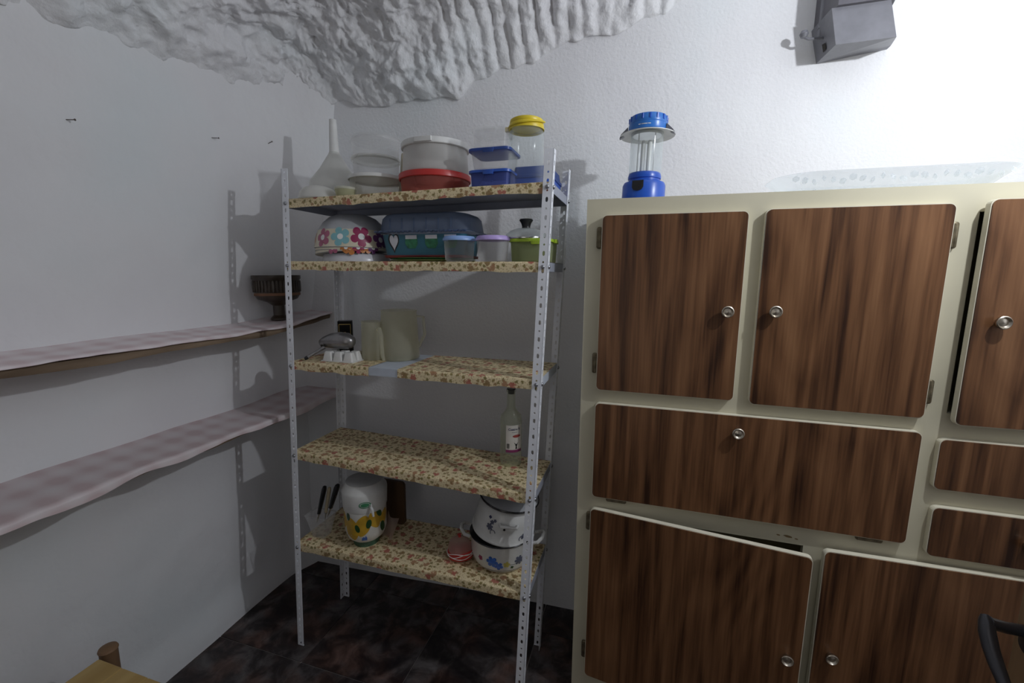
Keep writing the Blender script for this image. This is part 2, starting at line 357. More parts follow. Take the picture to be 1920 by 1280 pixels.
def rfun(prof):
    ps = sorted([(z, r) for r, z in prof])
    return lambda z: float(np.interp(z, [p[0] for p in ps], [p[1] for p in ps]))
def facing(x, y): return math.atan2(-y, -x)       # angle of the side turned to the photographer's place

def fbm(x, y, z, o=4, s=1.0):
    v = 0; a = 1
    for i in range(o): v += a*noise.noise(Vector((x*s, y*s, z*s))); a *= .5; s *= 2.05
    return v
def sstep(a, b, x): t = min(1, max(0, (x-a)/(b-a))); return t*t*(3-2*t)

# ------------------------------------------------------------------ the room
def wall_back_y(x): return 1.655+(x+1.5)*.054
XL = -1.59
def wb(u, v):
    x = -1.85+u*3.7; z = -.04+v*2.9
    y = wall_back_y(x)+.006*fbm(x, 0, z, 3, 2.2)
    return (x, y, z)
struct('wall_back', MB().grid(150, 110, wb), M['wall'])
def wall_left_x(y, z):
    x = XL+.010*fbm(0, y, z, 4, 1.6)+.09*max(0, z/1.8)**1.5
    x += .15*sstep(1.32, 1.75, y)*sstep(.9, 2.3, z)+.045*sstep(1.52, 1.68, y)
    return x+.02*sstep(.16, .02, z)
def wl(u, v):
    y = -1.4+u*3.2; z = -.04+v*2.9
    return (wall_left_x(y, z), y, z)
struct('wall_left', MB().grid(190, 120, wl), M['wall_smooth'])
struct('wall_right', MB().box(1.45, 1.55, -1.3, 1.9, -.04, 2.9), M['wall_smooth'])
struct('wall_front', MB().box(-1.8, 1.55, -1.3, -1.2, -.04, 2.9), M['wall_far'])
zbx = [-1.7, -1.3, -.74, -.65, -.44, -.25, .02, .14, .6, 1.8]; zbz = [2.09, 2.09, 2.085, 2.13, 2.19, 2.235, 2.28, 2.37, 2.48, 2.5]
zly = [-2.2, .3, .74, 1.03, 1.33, 1.60, 1.8]; zlz = [1.99, 1.99, 2.015, 2.06, 2.085, 2.07, 2.05]
def ridged(x, y, z, s): return 1-2*abs(noise.noise(Vector((x*s, y*s, z))))
def ceil(u, v):
    x = -1.75+3.35*u**1.7; t = 1-v; y = -1.35+(1-t**2.3)*3.2
    dl = max(x-XL-.10, 0)+.02; db = max(wall_back_y(x)-y, 0)+.02
    zb = (np.interp(y, zly, zlz)*db+np.interp(x, zbx, zbz)*dl)/(dl+db)
    d = (dl**-2+db**-2)**-.5
    zb += .035*noise.noise(Vector((x*6, y*6, 20)))+.018*noise.noise(Vector((x*17, y*17, 23)))
    z = zb+.22*(1-math.exp(-d/.09))+.27*(1-math.exp(-d/.4)); sl = 2.45*math.exp(-d/.09)+.67*math.exp(-d/.4)
    if y < .2: return (x, y, z)
    k = db/(dl+db)                                   # 1 by the left wall, 0 by the back wall
    wx = x+.03*noise.noise(Vector((x*8, y*8, 40+z*3))); wy = y+.03*noise.noise(Vector((x*8, y*8, 50+z*3)))
    N3 = lambda s_, o_: 1-2*abs(noise.noise(Vector((wx*s_, wy*s_, z*s_+o_))))
    h = .020*k*(1-2*abs(noise.noise(Vector((wx*4+z*3, wy*2.2-z*5, 2)))))+.012*N3(9, 5)*(.4+.6*k)+.010*N3(20, 8)+.006*N3(43, 3)+.012*fbm(x, y, z+3, 6, 16)
    pl = noise.noise(Vector((wx*13, wy*13, z*13+60))); h += .010*sstep(.02, .10, pl)+.006*sstep(-.18, -.13, pl)      # flaked layers of whitewash
    wv = x*2*PI/.052+1.5*noise.noise(Vector((x*5, z*3, 9)))+.8*noise.noise(Vector((x*14, z*9, 12)))
    gm = sstep(-1.0, -.5, x)*sstep(.8, .15, k)
    h = h*(1-.45*gm)-.034*(.62-abs(math.sin(wv/2))**.7)*gm*(.6+.7*noise.noise(Vector((x*7, z*7, 1))))
    h += .035*math.exp(-(((x+.90)/.15)**2+((d-.06)/.05)**2))*(1+.6*noise.noise(Vector((x*20, y*20, z*20))))
    h += .007*(1-2*abs(noise.noise(Vector((wx*34, wy*34, z*34+3)))))*(.4+.6*noise.noise(Vector((x*5, y*5, z*5+30))))
    h = h*sstep(-.01, .14, z-zb)+.004
    q = 1/math.sqrt(1+sl*sl); ax, ay = k*k, -(1-k)**2; ln = math.hypot(ax, ay)
    return (x+h*sl*q*ax/ln, y+h*sl*q*ay/ln, z-h*q)
struct('ceiling', MB().grid(640, 440, ceil), M['cave'], 180)

# floor: a grout bed with single tiles laid on it
fl = struct('floor', MB().box(-1.8, 1.8, -2.1, 1.95, -.06, -.0035), M['grout'])
TS, gx0, gy0 = .41, -1.17, 1.153
tm = MB().loft([(-.004, TS/2-.0014, TS/2-.0014, .002), (-.0008, TS/2-.0014, TS/2-.0014, .002), (0, TS/2-.0022, TS/2-.0022, .002)], k=1).mesh('tile', M['tile'], 0)
for i in range(-1, 7):
    for j in range(-7, 2):
        o = obj('tile', tm, None, fl, loc=(gx0+(i-.5)*TS, gy0+(j+.5)*TS, 0))

# door leaf standing open at the right, with its black lever
dr = struct('door_1', MB().loft([(0.005, .0175, .36, .002), (1.72, .0175, .36, .002)], T=Matrix.Translation((.52, .34, 0)), k=2), M['doorwood'])
rose = obj('handle_plate', MB().loft([(0, .016, .018, .015), (.004, .016, .018, .015), (.006, .013, .015, .012)], T=Matrix.Translation((.5025, .672, .985)) @ Matrix.Rotation(-PI/2, 4, 'Y') @ Matrix.Rotation(PI/2, 4, 'Z')), M['satin'], dr)
rose['label'] = 'dark metal back plate'
hp = [PX(1912, 1181, .497), PX(1885, 1176, .478), PX(1858, 1168, .458)]
lv = [PX(1849, 1163, .450), PX(1851, 1185, .450), PX(1858, 1215, .450), PX(1868, 1245, .451), PX(1882, 1280, .452), PX(1905, 1330, .455)]
hb = obj('handle', MB().tube([(.503, hp[0].y, hp[0].z), hp[0], hp[1], hp[2], lv[0]], [.0075]*4+[.008], 14).tube([lv[0]+Vector((0, .004, .006))]+lv, [.004, .0075, .0088, .0085, .008, .007, .0055], 14), M['satin'], dr)
hb['label'] = 'black lever handle'

# ------------------------------------------------------------------ cream cabinet with walnut fronts
CF, CX0, CX1, CT, CB = 1.322, -.174, 1.17, 1.669, 1.712
cab = thing('kitchen_cabinet', 'tall cream painted kitchen cabinet with dark walnut laminate doors along the back wall', 'cabinet', (CX0, CF, 0))
TC = Matrix.Translation((-CX0, -CF, 0))
car = MB(); FY = CF+.018
car.box(CX0, CX0+.016, FY, CB, 0, CT, TC); car.box(CX1-.016, CX1, FY, CB, 0, CT, TC)
car.box(CX0+.016, CX1-.016, FY, CB, CT-.016, CT, TC); car.box(CX0+.016, CX1-.016, FY, CB, .08, .096, TC); car.box(CX0+.016, CX1-.016, CB-.006, CB, .096, CT-.016, TC)
car.box(CX0+.016, CX1-.016, CF+.02, CB-.006, 1.08, 1.092, TC); car.box(CX0+.016, CX1-.016, CF+.02, CB-.006, .73, .742, TC)
obj('carcass', car, M['cream'], cab, 0)
xs = [(-.11, .235), (.305, .667), (.738, 1.10)]
frm = MB()
def rail(x0, x1, z0, z1): frm.box(x0, x1, CF, FY, z0, z1, TC)
rail(CX0, CX1, 1.606, CT); rail(CX0, CX1, 1.052, 1.118); rail(CX0, CX1, .702, .776); rail(CX0, CX1, 0, .14)
for x0, x1 in ((CX0, -.11), (.235, .305), (.667, .738), (1.10, CX1)): rail(x0, x1, 1.118, 1.606)
for x0, x1 in ((CX0, -.11), (.667, .74), (1.10, CX1)): rail(x0, x1, .776, 1.052)
rail(.74, 1.10, .858, .938)
for x0, x1 in ((CX0, -.11), (.465, .53), (1.10, CX1)): rail(x0, x1, .14, .702)
obj('face_frame', frm, M['cream'], cab, 0)
obj('plinth', MB().box(CX0+.018, CX1-.018, CF+.03, CB-.01, 0, .079, TC), M['dark'], cab, 0)
knob_prof = [(0, 0), (.008, 0), (.008, .007), (.0135, .010), (.0155, .014), (.0155, .018), (.0135, .0195), (.0115, .0165), (.0095, .0145), (.006, .0155), (.003, .0165), (0, .017)]
knob_me = MB().lathe(knob_prof, 28, Matrix.Rotation(PI/2, 4, 'X')).mesh('knob', M['knob'], 50)
hinge_me = MB().loft([(0, .0075, .031, .006), (.004, .0075, .031, .006), (.0058, .0055, .029, .005)], T=Matrix.Rotation(PI/2, 4, 'X')).lathe([(0, -.027), (.0045, -.027), (.0045, .027), (0, .027)], 10, Matrix.Translation((.003, -.003, 0))).mesh('hinge', M['bronze'], 40)
def rrect(x0, x1, z0, z1, r, k=5):
    out = []
    for c, (cx, cz) in enumerate(((x1-r, z1-r), (x0+r, z1-r), (x0+r, z0+r), (x1-r, z0+r))):
        for i in range(k+1): a = PI/2*(c+i/k); out.append((cx+r*math.cos(a), cz+r*math.sin(a)))
    return out
def front(kind, x0, x1, z0, z1, knob=None, hinges=(), pivot=None, ang=0, hrot=0):
    """slab with a cream edge, its walnut face, knob and hinges; pivot is the x of the hinge line"""
    px = pivot if pivot is not None else x0
    mb = MB().prism(rrect(x0-px, x1-px, z0, z1, .014), -.0165, -.0005)
    d = obj(kind, mb, M['edge'], cab, 0, loc=(px-CX0, 0, 0), rot=(0, 0, ang))
    e = .0022
    me = MB().prism(rrect(x0-px+e, x1-px-e, z0+e, z1-e, .0125), -.0185, -.0165)
    f = obj('laminate_face', me, M['walnut'], d, 0)
    f['label'] = 'walnut laminate face'
    if knob: obj('knob', knob_me, None, d, loc=(knob[0]-px, -.0185, knob[1]))
    for hx, hz in hinges: obj('hinge', hinge_me, None, d, loc=(hx-px, -.004, hz), rot=(0, PI/2 if hrot else (PI if hx > x1-.005 else 0), 0))
    return d
front('door', -.128, .251, 1.108, 1.622, (.216, 1.357), [(-.135, 1.559), (-.135, 1.189)])
front('door', .2895, .685, 1.103, 1.625, (.330, 1.361), [(.692, 1.552), (.692, 1.171)], pivot=.685)
front('door', .7385, 1.122, 1.097, 1.630, (.788, 1.352), [(1.129, 1.552), (1.129, 1.171)], pivot=1.122, ang=.035)
front('flap', -.128, .688, .762, 1.068, (.268, 1.021), [(-.053, .756), (.612, .756)], hrot=1)
front('drawer', .725, 1.122, .922, 1.056, (.925, .99)); front('drawer', .7325, 1.122, .740, .875, (.925, .808))
front('door', -.128, .467, .118, .722, (.432, .418), [(-.135, .672), (-.135, .205)], ang=-.125)
front('door', .506, 1.122, .118, .714, (.548, .405), [(1.129, .672), (1.129, .205)], pivot=1.122, ang=.022)
chips = MB()
for (px_, py_, sx, sz) in ((1459, 1002, .005, .0022), (1477, 1005, .011, .0035), (1493, 1010, .0045, .002)):
    p = PY(px_, py_, CF); chips.add([(p.x+sx*math.cos(a*PI/5)*(1+.2*math.sin(3*a)), CF-.0006, p.z+sz*math.sin(a*PI/5)-sx*.12*math.cos(a*PI/5)) for a in range(10)], [tuple(range(10))], TC)
obj('paint_chip', chips, M['stain'], cab, 0)['label'] = 'brown chips in the paint'

# ------------------------------------------------------------------ slotted steel rack
RX, RY, RW, RD, RH = -1.241, 1.2147, .9184, .281, 1.80
def RP(a, b, z): return Vector((RX+a*RW+(.0203+a*.0137)*z, RY+b*RD+.0224*z, z))
rack = thing('shelving_rack', 'white slotted steel shelving rack with five flower papered shelves in the corner', 'rack', RP(0, 0, 0))
RO = RP(0, 0, 0)
def flange(mb, fn, wd, t=.0018):
    """perforated strip: slots and round holes in turn; fn(u, v, d) places width, height and thickness"""
    n = int(RH/.025)
    for c in range(n):
        v0 = c*.025; slot = c % 2 == 0; hw, hh = (.0038, .0068) if slot else (.0031, .0031)
        cu, cv = wd*.5, v0+.0125
        if slot: ring = [(cu+hw, cv-hh*.55), (cu+hw, cv+hh*.55), (cu+hw*.5, cv+hh), (cu-hw*.5, cv+hh), (cu-hw, cv+hh*.55), (cu-hw, cv-hh*.55), (cu-hw*.5, cv-hh), (cu+hw*.5, cv-hh)]
        else: ring = [(cu+hw*math.cos(PI/4*i-PI/8), cv+hw*math.sin(PI/4*i-PI/8)) for i in range(8)]
        out = [(wd, v0), (wd, v0+.025), (0, v0+.025), (0, v0)]
        vs = [fn(u, v, d) for d in (0, t) for (u, v) in ring+out]; fs = []
        for q, o in ((0, 0), (1, 12)):
            r_ = lambda i: o+i % 8
            for k, (a, b) in enumerate(((0, 1), (2, 3), (4, 5), (6, 7))):
                c0, c1 = o+8+k, o+8+(k+1) % 4; fs.append((r_(a), c0, c1, r_(b))) ; fs.append((r_(b), c1, r_(b+1)))
        for i in range(8): fs.append((i, (i+1) % 8, 12+(i+1) % 8, 12+i))
        fs += [(8, 9, 21, 20), (10, 11, 23, 22)]
        if c == n-1: fs.append((9, 10, 22, 21))
        mb.add(vs, fs)
WF = .027
for a in (0, 1):
    for b in (0, 1):
        sx, sy = (1 if a == 0 else -1), (1 if b == 0 else -1); mb = MB()
        flange(mb, lambda u, v, d: RP(a, b, v)+Vector((sx*u, sy*d, 0))-RO, WF)
        flange(mb, lambda u, v, d: RP(a, b, v)+Vector((sx*d, sy*u, 0))-RO, WF)
        mb.box(*sorted((0, sx*WF)), *sorted((0, sy*.004)), 0, .002, Matrix.Translation(RP(a, b, 0)-RO))
        obj('upright', mb, M['steel'], rack, 0)
# shelf number: height at the left and right ends
SH = [(1.700, 1.711), (1.490, 1.488), (1.134, 1.139), (.795, .769), (.431, .435)]
ST = .027
def shelf_z(i, x):
    l, r = SH[i]; return l+(r-l)*(x+1.19)/.90
bolt_me = MB().lathe([(0, 0), (.0062, 0), (.0062, .0015), (.005, .004), (.0025, .0052), (0, .0055)], 12).mesh('bolt', M['bolt'], 50)
def sheet(mb, x0, x1, y0, y1, zf, off, droop, ragged=0):
    """paper over the top of a shelf, folded down its front edge; u along the shelf, v round the fold"""
    nx = 40
    L_ = [(y1, 0, 'b')]; prof = [(y1, off), (y0+.02, off), (y0+.003, off), (y0-.0005, off-.001), (y0-off-.0008, -.004), (y0-off-.001, -.5*droop), (y0-off-.0012, -droop)]
    s = [0]
    for p, q in zip(prof, prof[1:]): s.append(s[-1]+math.hypot(q[0]-p[0], q[1]-p[1]))
    def fn(u, v):
        x = x0+(x1-x0)*u; j = round(v*(len(prof)-1)); y, z = prof[j]
        wob = .0012*noise.noise(Vector((x*30, j*3, x0*9)))
        if j == len(prof)-1: z += ragged*noise.noise(Vector((x*22, 1, zf(x)*40)))
        return Vector((x, y+(wob if 0 < j else 0), zf(x)+z+(abs(wob) if j < 3 else 0)))-RO
    mb.grid(nx, len(prof)-1, fn, lambda u, v: (x0+(x1-x0)*u+zf(0)*3.3, s[round(v*(len(prof)-1))]))
    return mb
for i in range(5):
    zm = sum(SH[i])/2; A, B_ = RP(0, 0, zm), RP(1, 1, zm)
    x0, x1, y0, y1 = A.x+.003, B_.x-.003, A.y+.0055, B_.y-.003
    zf = lambda x, i=i: shelf_z(i, x)
    mb = MB(); t = .0015
    def slab(xa, xb, ya, yb, dz0, dz1):
        vs = [Vector((x, y, zf(x)+dz))-RO for dz in (dz0, dz1) for x, y in ((xa, ya), (xb, ya), (xb, yb), (xa, yb))]
        mb.add(vs, [(0,3,2,1),(4,5,6,7),(0,1,5,4),(1,2,6,5),(2,3,7,6),(3,0,4,7)])
    slab(x0, x1, y0, y1, -t, 0); slab(x0, x1, y0, y0+t, -ST, -t); slab(x0, x1, y1-t, y1, -ST, -t)
    slab(x0, x0+t, y0+t, y1-t, -ST, -t); slab(x1-t, x1, y0+t, y1-t, -ST, -t)
    slab(x0, x1, y0+t, y0+.012, -ST, -ST+t); slab(x0, x1, y1-.012, y1-t, -ST, -ST+t)
    sh = obj('shelf', mb, M['shelf_light'] if i in (2,) else M['shelf'], rack, 0)
    px0, px1 = x0+.0015, x1-.0015
    if i == 2: parts = [(px0, -.884), (-.773, px1)]
    else: parts = [(px0, px1)]
    for (u0, u1) in parts: obj('floral_paper', sheet(MB(), u0, u1, y0, y1-.004, zf, .0012, ST+.002, .004 if i else .006), M['floral'], sh, 50)
    for a in (0, 1):
        for b in (0, 1):
            z = shelf_z(i, x0 if a == 0 else x1)-.014; p = RP(a, b, z); sx, sy = (1 if a == 0 else -1), (1 if b == 0 else -1)
            obj('bolt', bolt_me, None, rack, loc=p+Vector((sx*WF*.5, -sy*.0004, 0))-RO, rot=(sy*PI/2, 0, 0))
            obj('bolt', bolt_me, None, rack, loc=p+Vector((-sx*.0004, sy*WF*.5, 0))-RO, rot=(0, -sx*PI/2, 0))

# ------------------------------------------------------------------ left wall shelves
def wall_shelf(kind, label, zt, xf, lift, clothmat, thick, y0, y1, seed, endlift):
    o = Vector((XL, y0, zt)); t = thing(kind, label, 'shelf', o)
    mb = MB()
    def edge(y):                         # the front edge wanders in and out
        return xf+.020*noise.noise(Vector((y*4, seed, 0)))+.012*noise.noise(Vector((y*13, seed, 3)))
    def zs(y): return zt+.008*noise.noise(Vector((y*3, seed, 7)))+endlift*sstep(1.3, 1.7, y)
    ny = 100
    for k in range(ny+1):
        y = y0+(y1-y0)*k/ny; e = edge(y)-.008; th = thick*(1+.35*noise.noise(Vector((y*7, seed, 5))))
        z = zs(y)-.003
        mb.v += [tuple(Vector(p)-o) for p in ((XL+.012, y, z-thick), (XL+.012, y, z), (e, y, z), (e+.004, y, z-th*.5), (e, y, z-th))]
    for k in range(ny):
        for j in range(5): a, b = k*5+j, k*5+(j+1) % 5; mb.f.append((a, b, b+5, a+5))
    mb.f += [(0, 1, 2, 3, 4), tuple(ny*5+j for j in range(5))]
    obj('board', mb, M['plank'], t, 40)
    cb = MB()
    def fn(u, v):
        y = y0+(y1-y0+.004)*u; e = edge(y)+.004
        if v < .8: q = v/.8; x = XL+.014+(e-XL-.014)*q; z = zs(y)+.0035+(.012 if zt > 1 else .003)*(1-q)+.006*(1-q)**6+.004*fbm(x*2, y, seed, 3, 6)*q
        else: q = (v-.8)/.2; x = e+.003*q; z = zs(y)+.0035+.004*fbm(e*2, y, seed, 3, 6)-q*max(.002, lift*(1+1.3*noise.noise(Vector((y*5, seed, 11)))))
        return Vector((x, y, z))-o
    cb.grid(200, 15, fn, lambda u, v: (y0+(y1-y0)*u, v*.24))
    obj('oilcloth', cb, clothmat, t, 180)
    return t, zs
_, zs1 = wall_shelf('wall_shelf', 'upper weathered wall plank covered with pink checked oilcloth', 1.238, -1.355, .007, M['cloth'], .022, -.5, 1.655, 1.3, .035)
wall_shelf('wall_shelf', 'lower wall plank covered with grey pink oilcloth', .899, -1.33, .018, M['cloth_dim'], .016, -.5, 1.655, 8.7, .012)

# dark footed clay bowl on the upper plank
p = PX(523, 573, -1.45); bz = zs1(p.y)+.010
b0, bw = 0, 0
bl = thing('footed_bowl', 'dark glazed clay bowl on a foot with combed ridges, on the upper wall plank', 'bowl', (-1.45, p.y, bz), (.0, -.02, 0))
ht = PX(523, 516, -1.45).z-bz; R_ = (PX(566, 530, -1.45)-PX(480, 530, -1.45)).length*.36
bprof = [(0, 0), (.034, 0), (.034, .006), (.022, .018), (.022, ht*.32), (.04, ht*.40), (R_*.86, ht*.47), (R_*.97, ht*.56), (R_*.97, ht*.6), (R_, ht*.62), (R_, ht*.9), (R_*1.05, ht*.93), (R_*1.05, ht)]
obj('bowl_body', MB().shell(bprof, .006, 44), M['clay'], bl, 40)
rb = MB()
for k in range(40):
    a = 2*PI*k/40
    rb.loft([(ht*.63, .0025, .003, .001), (ht*.70, .0035, .005, .001), (ht*.82, .0035, .005, .001), (ht*.88, .0025, .003, .001)], Matrix.Rotation(a, 4, 'Z') @ Matrix.Translation((R_, 0, 0)), 1)
obj('combed_ridge', rb, M['clay'], bl, 0)['kind'] = 'stuff'
obj('bare_band', MB().lathe([(R_*.985, ht*.55), (R_*.995, ht*.56), (R_*.995, ht*.605), (R_*.985, ht*.61)], 44), M['clayred'], bl)['label'] = 'unglazed reddish band'

# nails in the left wall
for px_, py_, r_, lb in ((124, 224, (.5, PI/2, .35), 'bent rusty nail in left wall, the one farthest from the corner'), (397, 258, (0, PI/2, .5), 'short rusty nail in left wall, the middle one of the three'), (501, 270, (-.3, PI/2-.45, .3), 'rusty nail in left wall, nearest to the shelving rack')):
    q = PX(px_, py_, XL+.06)
    for _ in range(4): q = PX(px_, py_, wall_left_x(q.y, q.z))
    nb = MB().lathe([(0, -.014), (.0010, -.008), (.0012, .020), (.0012, .0215), (.0030, .0217), (.0030, .0228), (0, .023)], 10)
    n_ = obj('nail', nb, M['nail'], None, loc=q, rot=(0, r_[1], r_[2])); tag(n_, lb, 'nail', 'nails in the left wall')
    n_.name = 'wall_nail'

# ------------------------------------------------------------------ top shelf
Z1 = lambda x: shelf_z(0, x)+.0016
def tubprof(rb_, rt_, h, rr=.004): return [(0, 0), (rb_-rr, 0), (rb_, rr), (rt_, h)]
# white funnel, mouth down
Yc = 1.45; fx = PY(629, 330, Yc).x; z0 = Z1(fx)
fz = lambda py: PY(629, py, Yc).z-z0
fun = thing('funnel', 'large white plastic funnel standing mouth down at the left end of the top shelf', 'funnel', (fx, Yc, z0))
hs, ht_ = fz(285), fz(224); rc = span(592, 664, 345, Yc)[1]; zc = fz(341)
obj('cone', MB().shell([(rc*1.10, 0), (rc*1.12, .004), (rc*1.08, max(.02, zc-.012)), (rc*1.02, zc), (rc*.62, zc+(hs-zc)*.42), (.0190, hs-.004), (.0175, hs)], .0015, 44), M['milky'], fun, 60)
obj('spout', MB().shell([(.0185, hs-.012), (.0178, hs), (.0128, ht_)], .0012, 24), M['white_p'], fun, 60)['label'] = 'solid white spout'
# shallow milky bowl, upside down, and a pale tub in front of the funnel
cx, hw = span(567, 626, 372, 1.30); q = thing('bowl', 'small milky plastic bowl upside down in front of the funnel', 'bowl', (cx, 1.305, Z1(cx)))
hb_ = max(.03, zat(592, 350, 1.30)-Z1(cx))
obj('bowl_body', MB().shell([(hw, 0), (hw, .004), (hw*.93, hb_*.5), (hw*.72, hb_*.85), (hw*.45, hb_), (0, hb_)], .0013, 36), M['milky'], q, 50)
cx, hw = span(631, 664, 372, 1.297); q = thing('tub', 'low pale yellow plastic tub between the funnel and the stacked round tubs', 'tub', (cx, 1.30, Z1(cx)))
h = max(.03, zat(650, 351, 1.28)-Z1(cx))
obj('tub_body', MB().shell(tubprof(hw*.85, hw, h), .0013, 32), M['pale_yellow'], q, 50); obj('lid', MB().lathe([(0, h+.002), (hw*.9, h+.002), (hw*1.04, h+.0015), (hw*1.04, h-.006), (hw*1.005, h-.006)], 32), M['milky'], q)
# three round clear tubs
Yc = 1.385; cx, r1 = span(664, 751, 345, Yc); _, r2 = span(672, 747, 300, Yc); _, r3 = span(668, 748, 260, Yc)
zA, zB, zC = (zat(706, y, Yc-r1) for y in (321, 282, 243)); zb = Z1(cx)
def rtub(z0, z1, ra, rb_, lid, mat, label, lidmat):
    t = thing('tub', label, 'tub', (cx, Yc, z0), group='round tubs in the tall stack'); h = z1-z0-.004
    obj('tub_body', MB().shell(tubprof(ra, rb_, h), .0011, 44), mat, t, 50)
    obj('lid', MB().lathe([(0, h+.0035), (rb_*.86, h+.0035), (rb_*.9, h+.004), (rb_*1.03, h+.004), (rb_*1.045, h+.002), (rb_*1.045, h-.007), (rb_*1.02, h-.008), (rb_*1.02, h-.001)], 44), lidmat, t, 40)
rtub(zb, zA, r1*.92, r1*.985, 1, M['milky2'], 'wide milky round tub with white lid, bottom of the stack of three beside the funnel', M['white_p'])
rtub(zA, zB, r2*.95, r2*.985, 1, M['cleart'], 'clear round tub in the middle of the stack of three beside the funnel', M['milky2'])
rtub(zB, zC, r3*.90, r3*.96, 1, M['cleart'], 'clear round tub on top of the stack of three beside the funnel', M['cleart'])
# beige tapered stick behind
Yc = 1.468; cx, hw = span(751, 765, 320, Yc); q = thing('tapered_spout', 'beige tapered plastic spout standing behind the red lidded cake box', 'spout', (cx, Yc, Z1(cx)))
h = zat(757, 288, Yc)-Z1(cx)
obj('spout_body', MB().lathe([(0, 0), (hw*1.7, 0), (hw*1.6, .004), (hw*.62, h*.97), (hw*.5, h), (0, h)], 24), M['beige'], q); obj('base_ring', MB().lathe([(hw*1.7, 0), (hw*2.1, 0), (hw*2.1, .006), (hw*1.6, .006)], 24), M['beige'], q)
# red lidded box and white bucket
Yc = 1.386; cx, r = span(756, 879, 330, Yc); r = min(r, .118); zb = Z1(cx); zr = zat(817, 314, Yc-r)
q = thing('cake_box', 'round red lidded translucent cake box under the white bucket', 'container', (cx, Yc, zb)); h = zr-zb-.003
obj('box_body', MB().shell(tubprof(r*.93, r*.97, h-.004), .0014, 56), M['pink_clear'], q, 50)
obj('lid', MB().lathe([(0, h+.002), (r*.9, h+.002), (r*.93, h+.003), (r, h+.003), (r*1.01, h), (r*1.01, h-.014), (r*.985, h-.016), (r*.985, h-.003)], 56), M['red'], q, 40)['label'] = 'red lid'
rt_, _h = span(765, 878, 275, Yc)[1], 0; zt = zat(820, 254, Yc-rt_*.9)
q = thing('bucket', 'white translucent plastic bucket with lid on the red lidded cake box', 'bucket', (cx+.003, Yc, zr)); h = zt-zr
obj('bucket_body', MB().shell([(0, 0), (rt_*.99-.005, 0), (rt_*.995, .006), (rt_*.955, h-.02), (rt_*.95, h-.004)], .0014, 56), M['milky'], q, 50)
obj('lid', MB().lathe([(0, h-.005), (rt_*.86, h-.005), (rt_*.88, h), (rt_*1.0, h), (rt_*1.02, h-.003), (rt_*1.02, h-.017), (rt_*1.0, h-.019), (rt_*.97, h-.019)], 56), M['white_p'], q, 40)
obj('tab', MB().loft([(0, .03, .004, .002), (.014, .03, .004, .002)], Matrix.Translation((.012, -rt_*1.02, h-.0165)), 3), M['white_p'], q)
# stack of rectangular boxes
Yf = 1.275; hd = .062; cx, hw = span(876, 956, 335, Yf); zb = Z1(cx)
zt1 = zat(915, 316.5, Yf); zt2 = zat(915, 275, Yf); zt3 = zat(910, 238, Yf+.01)
def rbox(z0, z1, hx, hy, body, lidm, label, rot=0, dx=0, flare=1.04, lidh=.009, taper=.93):
    t = thing('food_box', label, 'container', (cx+dx, Yf+hd, z0), (0, 0, rot), 'rectangular boxes stacked beside the jar'); h = z1-z0
    mb = MB(); lv = [(0, hx*taper-.004, hy*taper-.004, .014), (.004, hx*taper, hy*taper, .016), (h-.004, hx*.965, hy*.965, .018)]
    mb.loft(lv, caps=(True, False)); mb.loft([(h-.004, hx*.965-.0013, hy*.965-.0013, .017), (.006, hx*taper-.0013, hy*taper-.0013, .015)], caps=(False, True)); obj('box_body', mb, body, t)
    obj('lid', MB().loft([(h-lidh, hx*flare, hy*flare, .02), (h-.002, hx*flare, hy*flare, .02), (h-.0005, hx*flare-.003, hy*flare-.003, .018), (h, hx*.9, hy*.9, .015), (h-.0015, hx*.87, hy*.87, .014)]), lidm, t)
    obj('lid_tab', MB().loft([(h-lidh-.006, .016, .0022, .002), (h-.003, .018, .003, .002)], Matrix.Translation((0, -hy*flare, 0)), 2), lidm, t)
hx = hw*.96
rbox(zb, zt1, hx, hd, M['blue_clear'], M['blue'], 'blue lidded food box at the bottom of the stack beside the jar')
rbox(zt1, zt2, hx*.98, hd*.98, M['cleart'], M['blue_mid'], 'clear food box with translucent blue lid, middle of the stack beside the jar', flare=1.06, taper=.86)
rbox(zt2, zt3, hx*.86, hd*.86, M['cleart'], M['cleart'], 'clear lidded food box on top of the blue lidded boxes', .10, -.006, 1.03)
# glass jar with yellow cap
Yc = 1.335; cx, r = span(955, 1019, 290, Yc); zb = Z1(cx); zs = zat(987, 243, Yc); zt = zat(987, 213, Yc-r*.9)
q = thing('jar', 'tall glass jar with a yellow screw cap near the right post of the top shelf', 'jar', (cx, Yc, zb)); h = zs-zb; H = zt-zb
obj('glass', MB().shell([(0, .004), (r*.6, .002), (r*.9, 0), (r, .006), (r, h-.022), (r*.95, h-.008), (r*.84, h), (r*.82, h+.006)], .0025, 48), M['glass'], q, 50)
obj('cap', MB().lathe([(0, H), (r*.78, H), (r*.92, H-.004), (r*.95, H-.012), (r*.93, H-.014), (r*.97, H-.017), (r*.97, H-.026), (r*.93, H-.028), (r*1.0, H-.032), (r*1.0, h+.001), (r*.86, h+.001)], 48), M['yellow'], q, 40)['label'] = 'yellow cap'
ct = MB(); ct.tube([(r*.98*math.cos(a)*(1+.04*k), r*.98*math.sin(a)*(1+.04*k), h+.004+.012*k+.004*math.sin(a)) for k, a in ((i/30, -2.9+i*2.9/30) for i in range(31))], .0032, 8)
ct.loft([(h-.003, .008, .007, .003), (h+.008, .008, .007, .003)], Matrix.Translation((-r*1.07, -.004, 0)), 3)
obj('cap_strap', ct, M['yellow'], q)
